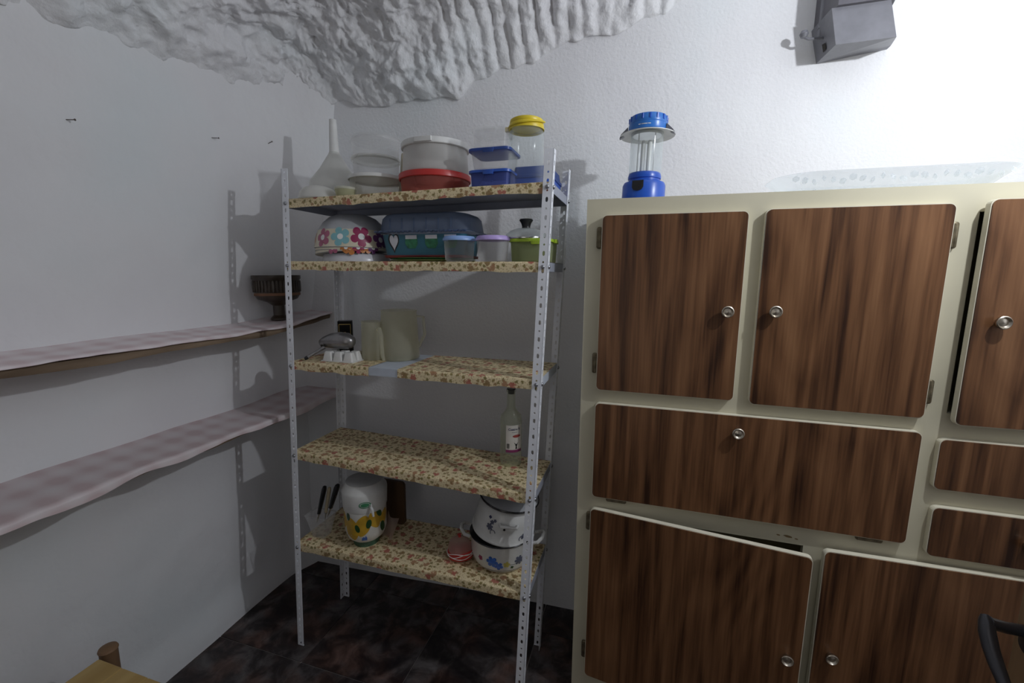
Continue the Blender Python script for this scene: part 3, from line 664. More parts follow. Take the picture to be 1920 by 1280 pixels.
# long blue box behind the jar
x0, x1 = -.415, -.287; zb = Z1(-.35); q = thing('storage_box', 'long blue plastic box behind the jar at the right end of the top shelf', 'container', ((x0+x1)/2, 1.437, zb))
h1 = max(.045, zat(1012, 311, 1.36)-zb); hx, hy = (x1-x0)/2, .090
mb = MB().loft([(0, hx*.92, hy*.94, .01), (h1*.55, hx*.95, hy*.97, .012)], caps=(True, False)).loft([(h1*.55, hx*.95-.002, hy*.97-.002, .01), (.003, hx*.92-.002, hy*.94-.002, .009)], caps=(False, True))
obj('box_body', mb, M['blue'], q); obj('lid', MB().loft([(h1*.5, hx, hy, .014), (h1*.62, hx, hy, .014), (h1*.64, hx*.93, hy*.95, .014), (h1, hx*.88, hy*.9, .012)]), M['blue_mid'], q)

# ------------------------------------------------------------------ second shelf
Z2 = lambda x: shelf_z(1, x)+.0016
Yc = 1.385; cx, r = span(598, 734, 470, Yc); r = min(r, .131); zb = Z2(cx); S2z = lambda py, Y=None: zat(666, py, Y or Yc-r)-zb
# pearly dish, bottom, upside down
q = thing('dish', 'pearly white dish upside down beneath the flowered bowls', 'bowl', (cx+.012, Yc, zb)); rd = r*.90; hd_ = .030
obj('dish_body', MB().shell([(rd, 0), (rd*1.0, .003), (rd*.97, hd_*.8), (rd*.9, hd_), (0, hd_)], .002, 48), M['pearl'], q, 50)
def bowl(z, ztop, rad, label, prints, tilt=(0, 0, 0), dz=0):
    t = thing('melamine_bowl', label, 'bowl', (cx, Yc, z), tilt, 'nested flowered bowls'); h = ztop-z
    prof = [(rad, 0), (rad*1.015, .002), (rad*.99, h*.12), (rad*.965, h*.30), (rad*.90, h*.52), (rad*.78, h*.74), (rad*.62, h*.90), (rad*.44, h*.985), (rad*.40, h), (0, h)]
    k = 4
    obj('bowl_body', MB().shell(prof[:k+1]+prof[k+1:], .0022, 56), M['greybase'], t, 40)
    rf = rfun(prof)
    band = MB(); n = 56; zz = [h*f for f in (.02, .1, .2, .3, .4, .52)]
    band.grid(n, 5, lambda u, v: (rf(zz[round(v*5)])*1.0+.0005 and (((rf(zz[round(v*5)])+.0005)*math.cos(u*2*PI)), ((rf(zz[round(v*5)])+.0005)*math.sin(u*2*PI)), zz[round(v*5)])))
    obj('printed_band', band, M['melamine'], t, 60)['label'] = 'cream printed band'
    a = facing(cx, Yc)
    for (s, tt, rr, mat, ph) in prints:
        zz0 = h*tt
        obj('printed_flower', decal(MB(), rf, a+s, zz0, flower(rr, 5, ph), .0011, 5), M[mat], t, 0)
        obj('flower_centre', decal(MB(), rf, a+s, zz0, circ(rr*.30), .0017, 3), M['whitepr'], t, 0)
    return t
zA, zB, zC, zT = S2z(481)+zb, S2z(475)+zb, S2z(469)+zb, S2z(404, Yc)+zb
zA, zB, zC = zA+.015, zB+.012, zC+.011
bowl(zA, zA+.108, r*.985, 'flowered bowl, lowest and most tilted of the three nested upside down bowls', [(-.55, .12, .022, 'rosep', .4), (-.1, .10, .026, 'orange', 1.2), (.3, .1, .024, 'orange', .2)], (-.01, -.075, 0))
bowl(zB, zB+.118, r*.985, 'flowered bowl in the middle of the three nested upside down bowls', [(-.2, .06, .02, 'orange', 1), (.1, .06, .02, 'mag', 1), (.5, .06, .02, 'purp', 1)], (-.005, -.012, 0))
b3 = bowl(zC, zT, r, 'bowl with magenta, blue and purple flowers upside down on top of its nest', [(-.88, .28, .032, 'rosep', .6), (-.34, .30, .033, 'aqua', 1.9), (.20, .31, .036, 'mag', -PI/2), (.76, .25, .032, 'purp', 1.7), (1.3, .26, .026, 'mag', 1), (-1.5, .26, .026, 'orange', 1)])
# green wavy plates, teal basket, blue tray on it
Yc = 1.40; cxa, hwa = span(728, 903, 430, Yc); zb = Z2(cxa); T2 = lambda py, Y=1.32: zat(800, py, Y)-zb
def plate(z, rad, mat, label, seed):
    t = thing('plate', label, 'plate', (cxa, Yc-.01, zb+z), group='wavy plates under the teal basket')
    obj('plate_body', MB().shell([(0, 0), (rad*.62, 0), (rad*.7, .001), (rad, .0055), (rad*1.02, .006)], .0016, 60, sx=1, sy=.62, wob=lambda a, j: (.02*math.sin(a*16+seed) if j > 2 else 0)), mat, t, 50)
    obj('rim_bead', MB().tube([(rad*1.02*(1+.02*math.sin(a*16+seed))*math.cos(a), .62*rad*1.02*(1+.02*math.sin(a*16+seed))*math.sin(a), .006) for a in (2*PI*i/96 for i in range(97))], .0013, 6), mat, t)
rp = hwa*.84
plate(0, rp, M['palegreen'], 'pale green wavy plate at the bottom under the teal basket', 0); plate(.0062, rp, M['green'], 'dark green wavy plate on the pale green one', 1.2)
zr = .0138; q = thing('tray', 'dark red tray between the green plates and the teal basket', 'tray', (cxa, Yc-.01, zb+zr)); obj('tray_body', MB().loft([(0, hwa*.82, .082, .03), (.006, hwa*.84, .085, .03), (.008, hwa*.84, .085, .03), (.008, hwa*.8, .081, .03), (.003, hwa*.78, .079, .03)]), plain('dark_red_plastic', (.2, .03, .03), .4), q); obj('tray_handle', MB().tube([(-hwa*.83, -.02, .006), (-hwa*.9, -.014, .006), (-hwa*.9, .014, .006), (-hwa*.83, .02, .006)], .003, 8), M['red'], q)
zt0 = zr+.0082; ztt = max(T2(438), zt0+.05); hT = ztt-zt0
q = thing('basket', 'teal plastic basket with heart shaped handle hole and green pictures under the blue tray', 'basket', (cxa, Yc-.01, zb+zt0))
hbx, htx = hwa*.80, hwa*.87
bk = MB().loft([(0, hbx, .078, .03), (hT*.97, htx, .084, .032)], caps=(True, False)).loft([(hT*.97, htx-.002, .082, .03), (.002, hbx-.002, .076, .028)], caps=(False, True))
obj('basket_body', bk, M['teal'], q)
# pictures and a heart hole on the front face
def onface(x, z, d=.0008): return (x, -(.078+.006*z/(hT*.97))-d, z)
def facepoly(poly, cx_, cz_, d=.0008): return MB().add([onface(cx_+a, cz_+b, d) for a, b in poly], [tuple(range(len(poly)))])
heart = [(.5*16*math.sin(t)**3/17, (13*math.cos(t)-5*math.cos(2*t)-2*math.cos(3*t)-math.cos(4*t))/17) for t in (2*PI*i/24 for i in range(24))]
obj('heart_rim', facepoly([(a*.044, b*.038) for a, b in heart], -hwa*.56, hT*.62, .0006), M['blacke'], q, 0); obj('heart_hole', facepoly([(a*.034, b*.030) for a, b in heart], -hwa*.555, hT*.64, .0012), M['pearl'], q, 0)
for cxx in (-hwa*.19, hwa*.22, hwa*.60):
    obj('picture', facepoly([(-.022, .024), (.022, .024), (.023, -.002), (.014, -.016), (-.014, -.016), (-.023, -.002)], cxx, hT*.55), M['tealg'], q, 0); obj('picture_window', facepoly([(-.021, .006), (.021, .006), (.021, -.006), (-.021, -.006)], cxx, hT*.84, .0012), M['pearl'], q, 0)
q = thing('ice_tray', 'slate blue translucent plastic tray upside down on the teal basket', 'tray', (cxa, Yc-.005, zb+ztt+.001)); hI = max(.04, zat(800, 405, Yc)-zb-ztt)
ib = MB().loft([(hI*.06, hwa*.98, .098, .04), (hI*.1, hwa*.98, .098, .04), (hI*.14, hwa*.93, .092, .04), (hI*.75, hwa*.90, .088, .045), (hI*.93, hwa*.84, .082, .045), (hI, hwa*.72, .07, .04)], caps=(False, True))
obj('tray_body', ib, M['slate'], q)
scm = MB().lathe([(0, -.0035), (.006, -.002), (.0075, .001), (.006, .004), (0, .0045)], 10).mesh('scallop', M['slate']); nsc = 20
for k in range(nsc):
    x = -hwa*.90+1.8*hwa*k/(nsc-1)
    for sgn in (-1, 1): obj('scallop', scm, None, q, loc=(x, sgn*.097, hI*.07))
rbm = MB()
for k in range(6):
    x = -hwa*.62+hwa*1.24*k/5; rbm.box(x-.0012, x+.0012, -.0935, -.088, hI*.2, hI*.72)
obj('rib', rbm, M['slate'], q)
# lidded tubs
def lidtub(a, b, ytop, Yc, mat, lidm, label, kind='tub'):
    cx, r = span(a, b, ytop+6, Yc); zb = Z2(cx); h = zat((a+b)/2, ytop, Yc-r*.6)-zb
    t = thing('tub', label, 'tub', (cx, Yc, zb), group='small lidded tubs on the second shelf')
    obj('tub_body', MB().shell(tubprof(r*.86, r*.94, h-.009, .006), .0012, 40), mat, t, 50)
    obj('lid', MB().lathe([(0, h-.001), (r*.80, h-.001), (r*.84, h), (r*.90, h), (r*.98, h-.006), (r, h-.010), (r, h-.0135), (r*.95, h-.0135), (r*.95, h-.006)], 40), lidm, t, 40)
    return t
lidtub(833, 890, 442, 1.292, M['cleart'], M['skyblue'], 'clear round tub with a sky blue lid at the front of the second shelf')
lidtub(894, 955, 441, 1.294, M['cleart'], M['lilac'], 'clear round tub with a lilac lid at the front of the second shelf')
cx, hx = span(956, 1036, 450, 1.33); zb = Z2(cx); h = zat(990, 446, 1.30)-zb; hx *= .97
q = thing('food_box', 'green translucent food box with lime lid behind the right front post of the rack', 'container', (cx, 1.375, zb))
obj('box_body', MB().loft([(0, hx*.90, .062, .018), (.004, hx*.92, .064, .02), (h-.006, hx*.97, .068, .022)], caps=(True, False)).loft([(h-.006, hx*.97-.0015, .0665, .02), (.005, hx*.92-.0015, .0625, .018)], caps=(False, True)), M['limecl'], q)
obj('lid', MB().loft([(h-.010, hx*1.03, .073, .024), (h-.002, hx*1.03, .073, .024), (h, hx*.97, .068, .022), (h-.002, hx*.93, .064, .02)]), M['lime'], q)['label'] = 'lime lid'
obj('lid_tab', MB().loft([(h-.018, .014, .003, .0025), (h-.008, .018, .004, .003)], Matrix.Translation((hx*.34, -.0735, 0)), 3), M['lime'], q)
obj('side_clip', MB().loft([(h-.012, .005, .016, .004), (h-.001, .006, .018, .004)], Matrix.Translation((hx*1.06, -.01, 0)), 3), M['lime'], q)
zl = zb+h+.0005; lx, lr = span(947, 1026, 446, 1.37); q = thing('pan_lid', 'glass pan lid with a black knob resting on the lime lidded box', 'lid', (lx, 1.372, zl)); hl = zat(980, 428, 1.372)-zl; hk = zat(980, 411, 1.372)-zl
lr *= .98; hl = max(hl, .02); hk = max(hk, hl+.02)
obj('glass', MB().shell([(lr*.97, .001), (lr*.93, hl*.45), (lr*.75, hl*.75), (lr*.45, hl*.95), (.01, hl)], .002, 40), M['glass'], q, 60)
obj('rim', MB().lathe([(lr*.95, 0), (lr, .0), (lr*1.01, .002), (lr, .005), (lr*.95, .006)], 40), M['chrome'], q); obj('knob', MB().lathe([(0, hl), (.014, hl), (.0125, hl+.004), (.016, hl+(hk-hl)*.55), (.022, hk-.004), (.021, hk-.002), (0, hk-.002)], 32), M['black'], q, 40)
obj('knob_cap', MB().lathe([(.017, hk-.0022), (.0215, hk-.003), (.020, hk), (0, hk+.0005)], 32), M['chrome'], q)['label'] = 'chrome knob cap'

# ------------------------------------------------------------------ third shelf
Z3 = lambda x: shelf_z(2, x)+.0016
Yc = 1.44; cx, hx = span(627, 656, 620, 1.42); zb = Z3(cx); q = thing('carton', 'small black carton with a gold frame standing behind the pear shaped ladle', 'box', (cx, Yc, zb), (0, 0, .55)); h = zat(641, 601, Yc)-zb; hx *= .72
obj('carton_body', MB().loft([(0, hx, hx*.8, .001), (h, hx, hx*.8, .001)], k=1), plain('black_card', (.01, .01, .01), .7, 0, .2), q, 0); obj('flap', MB().loft([(h, hx*.98, hx*.78, .001), (h+.001, hx*.98, hx*.78, .001)], k=1), M['black'], q, 0)
gf = MB(); d = hx*.8+.0006
for (a0, a1, c0, c1) in ((-.85, .85, .9, .92), (-.85, .85, .3, .32), (-.85, -.78, .3, .92), (.78, .85, .3, .92)): gf.box(hx*a0, hx*a1, -d, -d+.0008, h*c0, h*c1)
gf.add([(.007*math.cos(a), -d, h*.62+.009*math.sin(a)) for a in (2*PI*i/10 for i in range(10))], [tuple(range(10))])
obj('gold_frame', gf, M['gold'], q, 0)['label'] = 'gold printed frame'
# egg tray
Yc = 1.318; x0_, x1_ = PY(603, 676, 1.29).x, PY(664, 676, 1.29).x; cx = (x0_+x1_)/2; zb = Z3(cx); ex = (x1_-x0_)/2
q = thing('egg_rack', 'white plastic egg rack upside down under the metal ladle', 'rack', (cx, Yc, zb)); he = max(.028, zat(630, 660, 1.29)-zb)
obj('base_plate', MB().loft([(0, ex, .036, .006), (.003, ex, .036, .006)]), M['white_p'], q)
for i in range(3):
    for j in range(2):
        obj('egg_cup', MB().loft([(.003, ex*.30, .0155, .006), (he*.85, ex*.21, .0115, .005), (he, ex*.18, .009, .004)], Matrix.Translation((-ex*.62+i*ex*.62, -.0165+j*.033, 0))), M['white_p'], q)
# ladle
Yc = 1.345; pa = PY(636, 646, Yc); zl = zb+he
q = thing('ladle', 'dull metal pear shaped ladle lying on the egg rack with its handle to the left', 'ladle', (pa.x, Yc-.01, zl+.001)); lr = span(604, 664, 640, Yc)[1]; lh = max(.05, zat(645, 625, Yc)-zl)
lr *= 1.0; c0 = lh*.52
lp = MB().tube([(-lr*1.0, -.004, lh*.34), (-lr*.96, -.004, lh*.36), (-lr*.75, -.003, lh*.42), (-lr*.3, 0, lh*.52), (lr*.2, 0, lh*.57), (lr*.6, 0, lh*.56), (lr*.9, 0, lh*.48), (lr*1.0, 0, lh*.44), (lr*1.04, 0, lh*.42)], [.004, lh*.22, lh*.34, lh*.47, lh*.52, lh*.50, lh*.36, lh*.2, .003], 28)
obj('ladle_cup', lp, M['alu'], q, 60)
obj('spout_hole', MB().lathe([(0, 0), (lh*.10, 0), (lh*.13, .0015), (lh*.13, .003)], 16, Matrix.Translation((-lr*.62, -lh*.40, lh*.24)) @ Matrix.Rotation(PI/2+.5, 4, 'X')), M['dark'], q)
o = Vector((pa.x, Yc-.01, zl+.001)); h0 = Vector((-lr*.55, -.022, .010)); tip = PY(571, 673, 1.262); tip.z = max(tip.z, Z3(tip.x)+.007); h1v = tip-o
obj('ladle_handle', MB().tube([h0, h0.lerp(h1v, .35), h0.lerp(h1v, .86)], [.007, .0055, .006], 10), M['alu'], q); obj('handle_tip', MB().tube([h0.lerp(h1v, .84), h0.lerp(h1v, .95), h1v], [.0066, .0066, .004], 10), M['black'], q)['label'] = 'black handle tip'
# jugs
Yc = 1.385; x0_, x1_ = PY(682, 640, Yc).x, PY(719, 640, Yc).x; cx = (x0_+x1_)/2; r = (x1_-x0_)/2; zb = Z3(cx); h = zat(700, 602, Yc)-zb
q = thing('measuring_jug', 'small frosted plastic jug with a curved handle beside the tall jug', 'jug', (cx, Yc, zb))
obj('jug_body', MB().shell([(0, .002), (r*1.02, 0), (r*1.05, .005), (r*.96, h*.96), (r*1.0, h)], .0016, 40, wob=lambda a, j: .10*max(0, math.cos(a-2.6))**8 if j >= 4 else 0), M['frost'], q, 50)
obj('handle', MB().tube([(r*.80, -r*.5, h*.80), (r*1.25, -r*.9, h*.84), (r*1.45, -r*1.0, h*.7), (r*1.5, -r*1.05, h*.4), (r*1.6, -r*1.1, h*.15), (r*1.75, -r*1.15, .006)], [.006, .007, .007, .007, .0065, .005], 10), M['frost'], q)
Yc = 1.42; x0_, x1_ = PY(719, 640, Yc).x, PY(778, 640, Yc).x; cx = (x0_+x1_)/2; r = (x1_-x0_)/2; zb = Z3(cx); h = zat(748, 581, Yc)-zb
q = thing('jug', 'tall frosted plastic jug standing on the bare metal gap of the third shelf', 'jug', (cx, Yc, zb))
obj('jug_body', MB().shell([(0, .002), (r*.98, 0), (r*1.03, .006), (r*.92, h*.97), (r*.95, h)], .0018, 44, wob=lambda a, j: .12*max(0, math.cos(a-.4))**10 if j >= 4 else 0), M['frost'], q, 50)
obj('handle', MB().tube([(r*.86, .02, h*.88), (r*1.25, .035, h*.86), (r*1.3, .04, h*.5), (r*1.0, .03, h*.25), (r*.95, .02, h*.22)], .006, 10), M['frost'], q)

# ------------------------------------------------------------------ fourth shelf: the bottle
p = PZ(952, 876, shelf_z(3, -.42)); cx, Yc = p.x, p.y+.036; zb = shelf_z(3, cx)+.0014; r = span(933, 972, 830, Yc)[1]; h = min(zat(953, 727, Yc), 1.105)-zb
q = thing('bottle', 'empty clear glass bottle with a white label standing on the fourth shelf', 'bottle', (cx, Yc, zb))
bp_ = [(0, .008), (r*.7, .003), (r*.93, 0), (r, .006), (r, h*.58), (r*.93, h*.645), (r*.6, h*.70), (r*.42, h*.745), (r*.38, h*.80), (r*.37, h*.955), (r*.44, h*.957), (r*.44, h*.985), (r*.40, h*.987)]
obj('glass', MB().shell(bp_, .0028, 40), M['glass2'], q, 50)
obj('stopper', MB().lathe([(0, h*.93), (r*.28, h*.93), (r*.30, h*.985), (r*.40, h*.987), (r*.40, h), (0, h)], 20), M['blacke'], q)
rf = lambda z: r
a = facing(cx, Yc)+.32; lw_, lz0, lz1 = r*1.55, h*.20, h*.555
def rect(s0, s1, t0, t1, n=10):
    return [(s0+(s1-s0)*i/n, t0) for i in range(n+1)]+[(s1-(s1-s0)*i/n, t1) for i in range(n+1)]
lab = MB(); lab.grid(20, 1, lambda u, v: ((r+.0006)*math.cos(a+(u-.5)*lw_/r), (r+.0006)*math.sin(a+(u-.5)*lw_/r), lz0+(lz1-lz0)*v)); obj('label', lab, M['paper'], q)
lab = MB(); lab.grid(20, 1, lambda u, v: ((r+.0009)*math.cos(a+(u-.5)*lw_/r), (r+.0009)*math.sin(a+(u-.5)*lw_/r), lz0+(.10*(lz1-lz0))*v)); obj('label_band', lab, M['magband'], q)['label'] = 'magenta band'
def text_on(parent, name, body, size, rad, a0, z0, mat, off=.0012, bold=0):
    fc = bpy.data.curves.new('lettering', 'FONT'); fc.body = body; fc.size = size; fc.align_x = 'LEFT'; fc.offset = bold; fc.resolution_u = 3
    fo = bpy.data.objects.new('lettering', fc); COL.objects.link(fo); bpy.context.view_layer.update()
    me = bpy.data.meshes.new_from_object(fo.evaluated_get(bpy.context.evaluated_depsgraph_get())); bpy.data.objects.remove(fo)
    for v in me.vertices:
        an = a0+v.co.x/rad; v.co = ((rad+off)*math.cos(an), (rad+off)*math.sin(an), z0+v.co.y)
    me.materials.clear(); me.materials.append(mat); o = bpy.data.objects.new(name, me); COL.objects.link(o); o.parent = parent; return o
LH = lz1-lz0; aL = a-lw_/r/2
text_on(q, 'lettering', 'Cuatro R', LH*.115, r, aL+.22, lz0+LH*.82, M['navy'], bold=.0003)
em = MB()
em.add([], []); decal(em, rf, aL+1.05, lz0+LH*.60, circ(.0125, 16, sx=1.1)[:], .0012)
em = decal(MB(), rf, aL+1.0, lz0+LH*.60, [(s*1.25, t*.42) for s, t in circ(.0125, 18)], .0012); obj('red_emblem', em, plain('red_brown_print', (.34, .06, .05), .5), q, 0)
st = decal(MB(), rf, aL+.95, lz0+LH*.25, [(-.004, -.012), (.004, -.012), (.0015, -.006), (.004, .004), (.0085, .012), (.0045, .009), (.003, .006), (-.003, .006), (-.0045, .009), (-.0085, .012), (-.004, .004), (-.0015, -.006)], .0012); obj('horned_emblem', st, M['blacke'], q, 0)
bc = MB()
for k in range(7): decal(bc, rf, aL+.10+k*.035, lz0+LH*.24, rect(-.0004, .0004, -.009, .009, 1), .0012, 1)
obj('barcode', bc, M['blacke'], q, 0)
ln = MB()
decal(ln, rf, aL+.75, lz0+LH*.745, rect(-.009, .011, -.0006, .0006, 4), .0012, 1); obj('small_print', ln, M['slatep'], q, 0)

# ------------------------------------------------------------------ bottom shelf
Z5 = lambda x: shelf_z(4, x)+.0016
# knife cup
p = PZ(594, 1013, Z5(-1.15)); cx, Yc = p.x-.008, p.y+.038; zb = Z5(cx); hc = zat(596, 962, Yc)-zb; hw = span(573, 626, 968, Yc)[1]
q = thing('knife_cup', 'clear tapered plastic cup holding three knives at the left end of the bottom shelf', 'cup', (cx, Yc, zb))
cb = MB().loft([(0, hw*.40, hw*.34, .007), (hc, hw*.72, hw*.52, .009)], caps=(True, False)).loft([(hc, hw*.72-.0015, hw*.52-.0015, .008), (.003, hw*.40-.0015, hw*.34-.0015, .006)], caps=(False, True)); obj('cup_body', cb, M['cleart'], q)
obj('cup_rim', MB().loft([(hc-.002, hw*.75, hw*.55, .010), (hc+.002, hw*.75, hw*.55, .010), (hc+.002, hw*.70, hw*.50, .009), (hc-.002, hw*.70, hw*.50, .009), (hc-.002, hw*.75, hw*.55, .010)], caps=(False, False)), M['cleart'], q)
def knife(pa, pb, wdt, mat, label, riv, dy):
    top, low = PY(*pa, Yc+dy), PY(*pb, Yc+dy); ax = (top-low).normalized(); L_ = (top-low).length
    t = thing('knife', label, 'knife', low, group='knives in the clear cup'); t.rotation_mode = 'QUATERNION'; t.rotation_quaternion = ax.to_track_quat('Z', 'Y')
    hd = MB().loft([(0, wdt*.8, .006, .005), (L_*.12, wdt*.72, .0065, .005), (L_*.5, wdt*.95, .0075, .006), (L_*.88, wdt*1.05, .0075, .006), (L_*.98, wdt*.8, .006, .005), (L_, wdt*.4, .003, .003)]); obj('handle', hd, mat, t)
    obj('bolster', MB().loft([(-.006, wdt*.75, .005, .003), (.001, wdt*.78, .006, .004)]), M['steelb'], t)
    bl_ = min(.045, hc*.72); obj('blade', MB().prism([(-wdt*.6, -.004), (wdt*.6, -.004), (wdt*.5, -bl_*.7), (-wdt*.3, -bl_)], -.0006, .0006), M['steelb'], t, 0)
    for k in range(riv): obj('rivet', MB().lathe([(.0022, -.0085), (.0022, .0085), (0, .0088)], 10, Matrix.Translation((0, 0, L_*(.12+.42*k))) @ Matrix.Rotation(PI/2, 4, 'X')), M['steelb'], t)
knife((609, 911), (598, 962), .0088, M['black'], 'black handled knife at the left in the clear cup', 0, -.008)
knife((618, 913), (611, 960), .0062, M['ivory'], 'ivory handled knife between the two black ones', 0, .006)
knife((633, 908), (620, 951), .0115, M['black'], 'riveted black handled knife at the right in the clear cup', 2, -.002)
# drinks dispenser
p = PZ(676, 1026, Z5(-1.0)); cx = p.x-.006; _, r = span(640, 722, 930, p.y+.06); r = min(r, .078); Yc = p.y+r*.62; zb = Z5(cx); hD = min(zat(680, 897, Yc), .752)-zb; yy = lambda py: (zat(680, py, Yc-r)-zb)
q = thing('drinks_dispenser', 'white drinks dispenser with yellow lemons, green logo and small tap on the bottom shelf', 'dispenser', (cx, Yc, zb), (0, 0, 0))
h1 = .022; hb1 = hD*.60
obj('glass_base', MB().shell([(0, .002), (r*.60, 0), (r*.62, .004), (r*.58, h1), (r*.66, h1+.004)], .003, 40), M['greenglass'], q, 50)['label'] = 'greenish glass base'
dp = [(0, h1), (r*.66, h1), (r*.86, h1+.014), (r*.97, h1+.04), (r*.99, hb1)]
obj('drum', MB().lathe(dp+[(r*.99, hb1), (0, hb1)], 48), M['white_tile'], q, 40)
tp = [(0, hb1), (r*1.0, hb1), (r*1.03, hb1+.006), (r*1.06, hD*.86), (r*1.04, hD*.9), (r*.9, hD*.95), (r*.86, hD)]
obj('lid', MB().lathe(tp+[(0, hD)], 48), M['white_p'], q, 40)
rf = rfun(dp[1:]); rft = rfun(tp[1:]); a = facing(cx, Yc)
for s, t, sc, tl in ((-.72, .58, 1.45, .1), (-.16, .68, 1.35, -.25), (.42, .80, 1.2, .3), (.98, .75, 1.0, -.3), (1.6, .75, 1, .2), (-1.3, .75, 1, 0)):
    zz = hb1*t; pl = [(sc*.020*math.cos(b)*(1+.0*b), sc*(.027*math.sin(b)+.005*math.sin(b)**9)) for b in (2*PI*i/20 for i in range(20))]
    pl = [(x_*math.cos(tl)-z_*math.sin(tl), min(x_*math.sin(tl)+z_*math.cos(tl), hb1-zz-.001)) for x_, z_ in pl]
    obj('lemon_print', decal(MB(), rf, a+s, zz, pl, .0008, 4), M['lemon'], q, 0)
for s, t, rr, tl in ((-.42, .62, .016, .3), (.12, .72, .018, -.2), (.86, .52, .022, .2), (-.9, .9, .016, 0), (.65, .93, .018, .5)):
    zz = hb1*t; pl = [(rr*.55*math.cos(b), rr*math.sin(b)) for b in (2*PI*i/14 for i in range(14))]; pl = [(x_*math.cos(tl)-z_*math.sin(tl), min(x_*math.sin(tl)+z_*math.cos(tl), hb1-zz-.001)) for x_, z_ in pl]
    obj('leaf_print', decal(MB(), rf, a+s, zz, pl, .0013, 4), M['leaf'], q, 0)
lg = MB(); zz = hb1+(hD-hb1)*.36; o1 = [(.0215*math.cos(b), .0125*math.sin(b)) for b in (2*PI*i/28 for i in range(28))]
aL = a-.02
for i in range(28):     # ring of the oval logo
    j = (i+1) % 28; q4 = [o1[i], o1[j], (o1[j][0]*.82, o1[j][1]*.78), (o1[i][0]*.82, o1[i][1]*.78)]; lg.add([((rft(zz+t)+.0009)*math.cos(aL+s/rft(zz)), (rft(zz+t)+.0009)*math.sin(aL+s/rft(zz)), zz+t) for s, t in q4], [(0, 1, 2, 3)])
decal(lg, rft, aL, zz, [(s*.7, t*.62) for s, t in o1], .0009, 3); obj('oval_logo', lg, M['greenlogo'], q, 0)['label'] = 'green oval logo'
bl2 = decal(MB(), rf, a-.12, hb1*.34, [(-.010, -.010), (.010, -.010), (.010, .002), (.006, .012), (.002, .004), (-.002, .008), (-.008, .002)], .0008, 3); obj('blue_emblem', bl2, M['bluep'], q, 0)
u = Vector((math.cos(a+.22), math.sin(a+.22), 0)); zt_ = hb1+.018; b0 = u*(rft(zt_)-.003)+Vector((0, 0, zt_+.01))
obj('tap', MB().tube([b0, b0+u*.014, b0+u*.020+Vector((.002, 0, -.006)), b0+u*.022+Vector((.005, 0, -.03))], [.005, .005, .0055, .0038], 12).lathe([(0, 0), (.004, 0), (.003, .012), (0, .013)], 12, Matrix.Translation(b0+u*.014)), M['white_p'], q)
# board leaning behind
Yc2 = 1.455; x0_, x1_ = PY(690, 950, Yc2).x, PY(757, 950, Yc2).x; zb = Z5(-.9); hB = min(zat(725, 900, Yc2), .748)-zb
q = thing('cutting_board', 'dark brown wooden board standing behind the drinks dispenser', 'board', ((x0_+x1_)/2, Yc2, zb)); hx = (x1_-x0_)/2
obj('board_body', MB().prism(rrect(-hx, hx, 0, hB, .012), 0, .014), M['board'], q); obj('edge_strip', MB().box(hx-.0005, hx+.003, .001, .013, .01, hB-.01), M['board'], q)
# folded clear film bag beside the dispenser
p = PZ(712, 1016, Z5(-.95)); cx = p.x+.012; zb = Z5(cx)
def film(u, v):
    x = -.022+.05*u; z = .004+.095*v*(1-.25*u); y = .012*math.sin(u*5+v*2)+.02*v
    return (x+.012*v, y, z)
q = thing('plastic_bag', 'crumpled thin plastic bag at the right foot of the drinks dispenser', 'bag', (cx, p.y+.03, zb)); fb = MB().grid(14, 14, film); obj('film', fb, M['tan'], q, 180); obj('seam', MB().tube([film(.5+.5*math.sin(k/6), k/14) for k in range(15)], .0012, 6), M['tan'], q)
# red and white pouch
p = PZ(857, 1058, Z5(-.62)); cx = p.x; _, r = span(834, 880, 1040, p.y+.03); Yc = p.y+r*.8; zb = Z5(cx); hP = zat(857, 1004, Yc)-zb
q = thing('pouch', 'small pouch with red bottom and clear top beside the enamel pots', 'pouch', (cx, Yc, zb), (0, -.12, 0)); hP = max(.06, min(hP, .11))
pp = [(0, .001), (r*.6, 0), (r*.92, .008), (r*1.0, hP*.30), (r*.95, hP*.42)]
obj('red_bottom', MB().lathe(pp+[(r*.93, hP*.44), (0, hP*.44)], 36, sy=.8, wob=lambda a, j: .03*math.sin(3*a+j)), M['red'], q, 60)
obj('clear_top', MB().lathe([(r*.94, hP*.42), (r*.93, hP*.6), (r*.72, hP*.85), (r*.35, hP*.97), (0, hP)], 36, sy=.8, wob=lambda a, j: .04*math.sin(3*a+j)), M['tan'], q, 60)
wl_ = MB()
for k, (t0, am) in enumerate(((.40, .05), (.33, -.06), (.24, .04))): wl_.tube([(r*1.03*math.cos(b), r*.83*math.sin(b), hP*(t0+am*math.sin(b*3+k))) for b in (PI+PI*i/24 for i in range(25))], .0011, 6)
obj('white_line', wl_, M['whitepr'], q); obj('red_tie', MB().lathe([(0, 0), (.006, 0), (.004, .006), (.008, .012), (0, .013)], 12, Matrix.Translation((.004, 0, hP-.003))), M['red'], q)
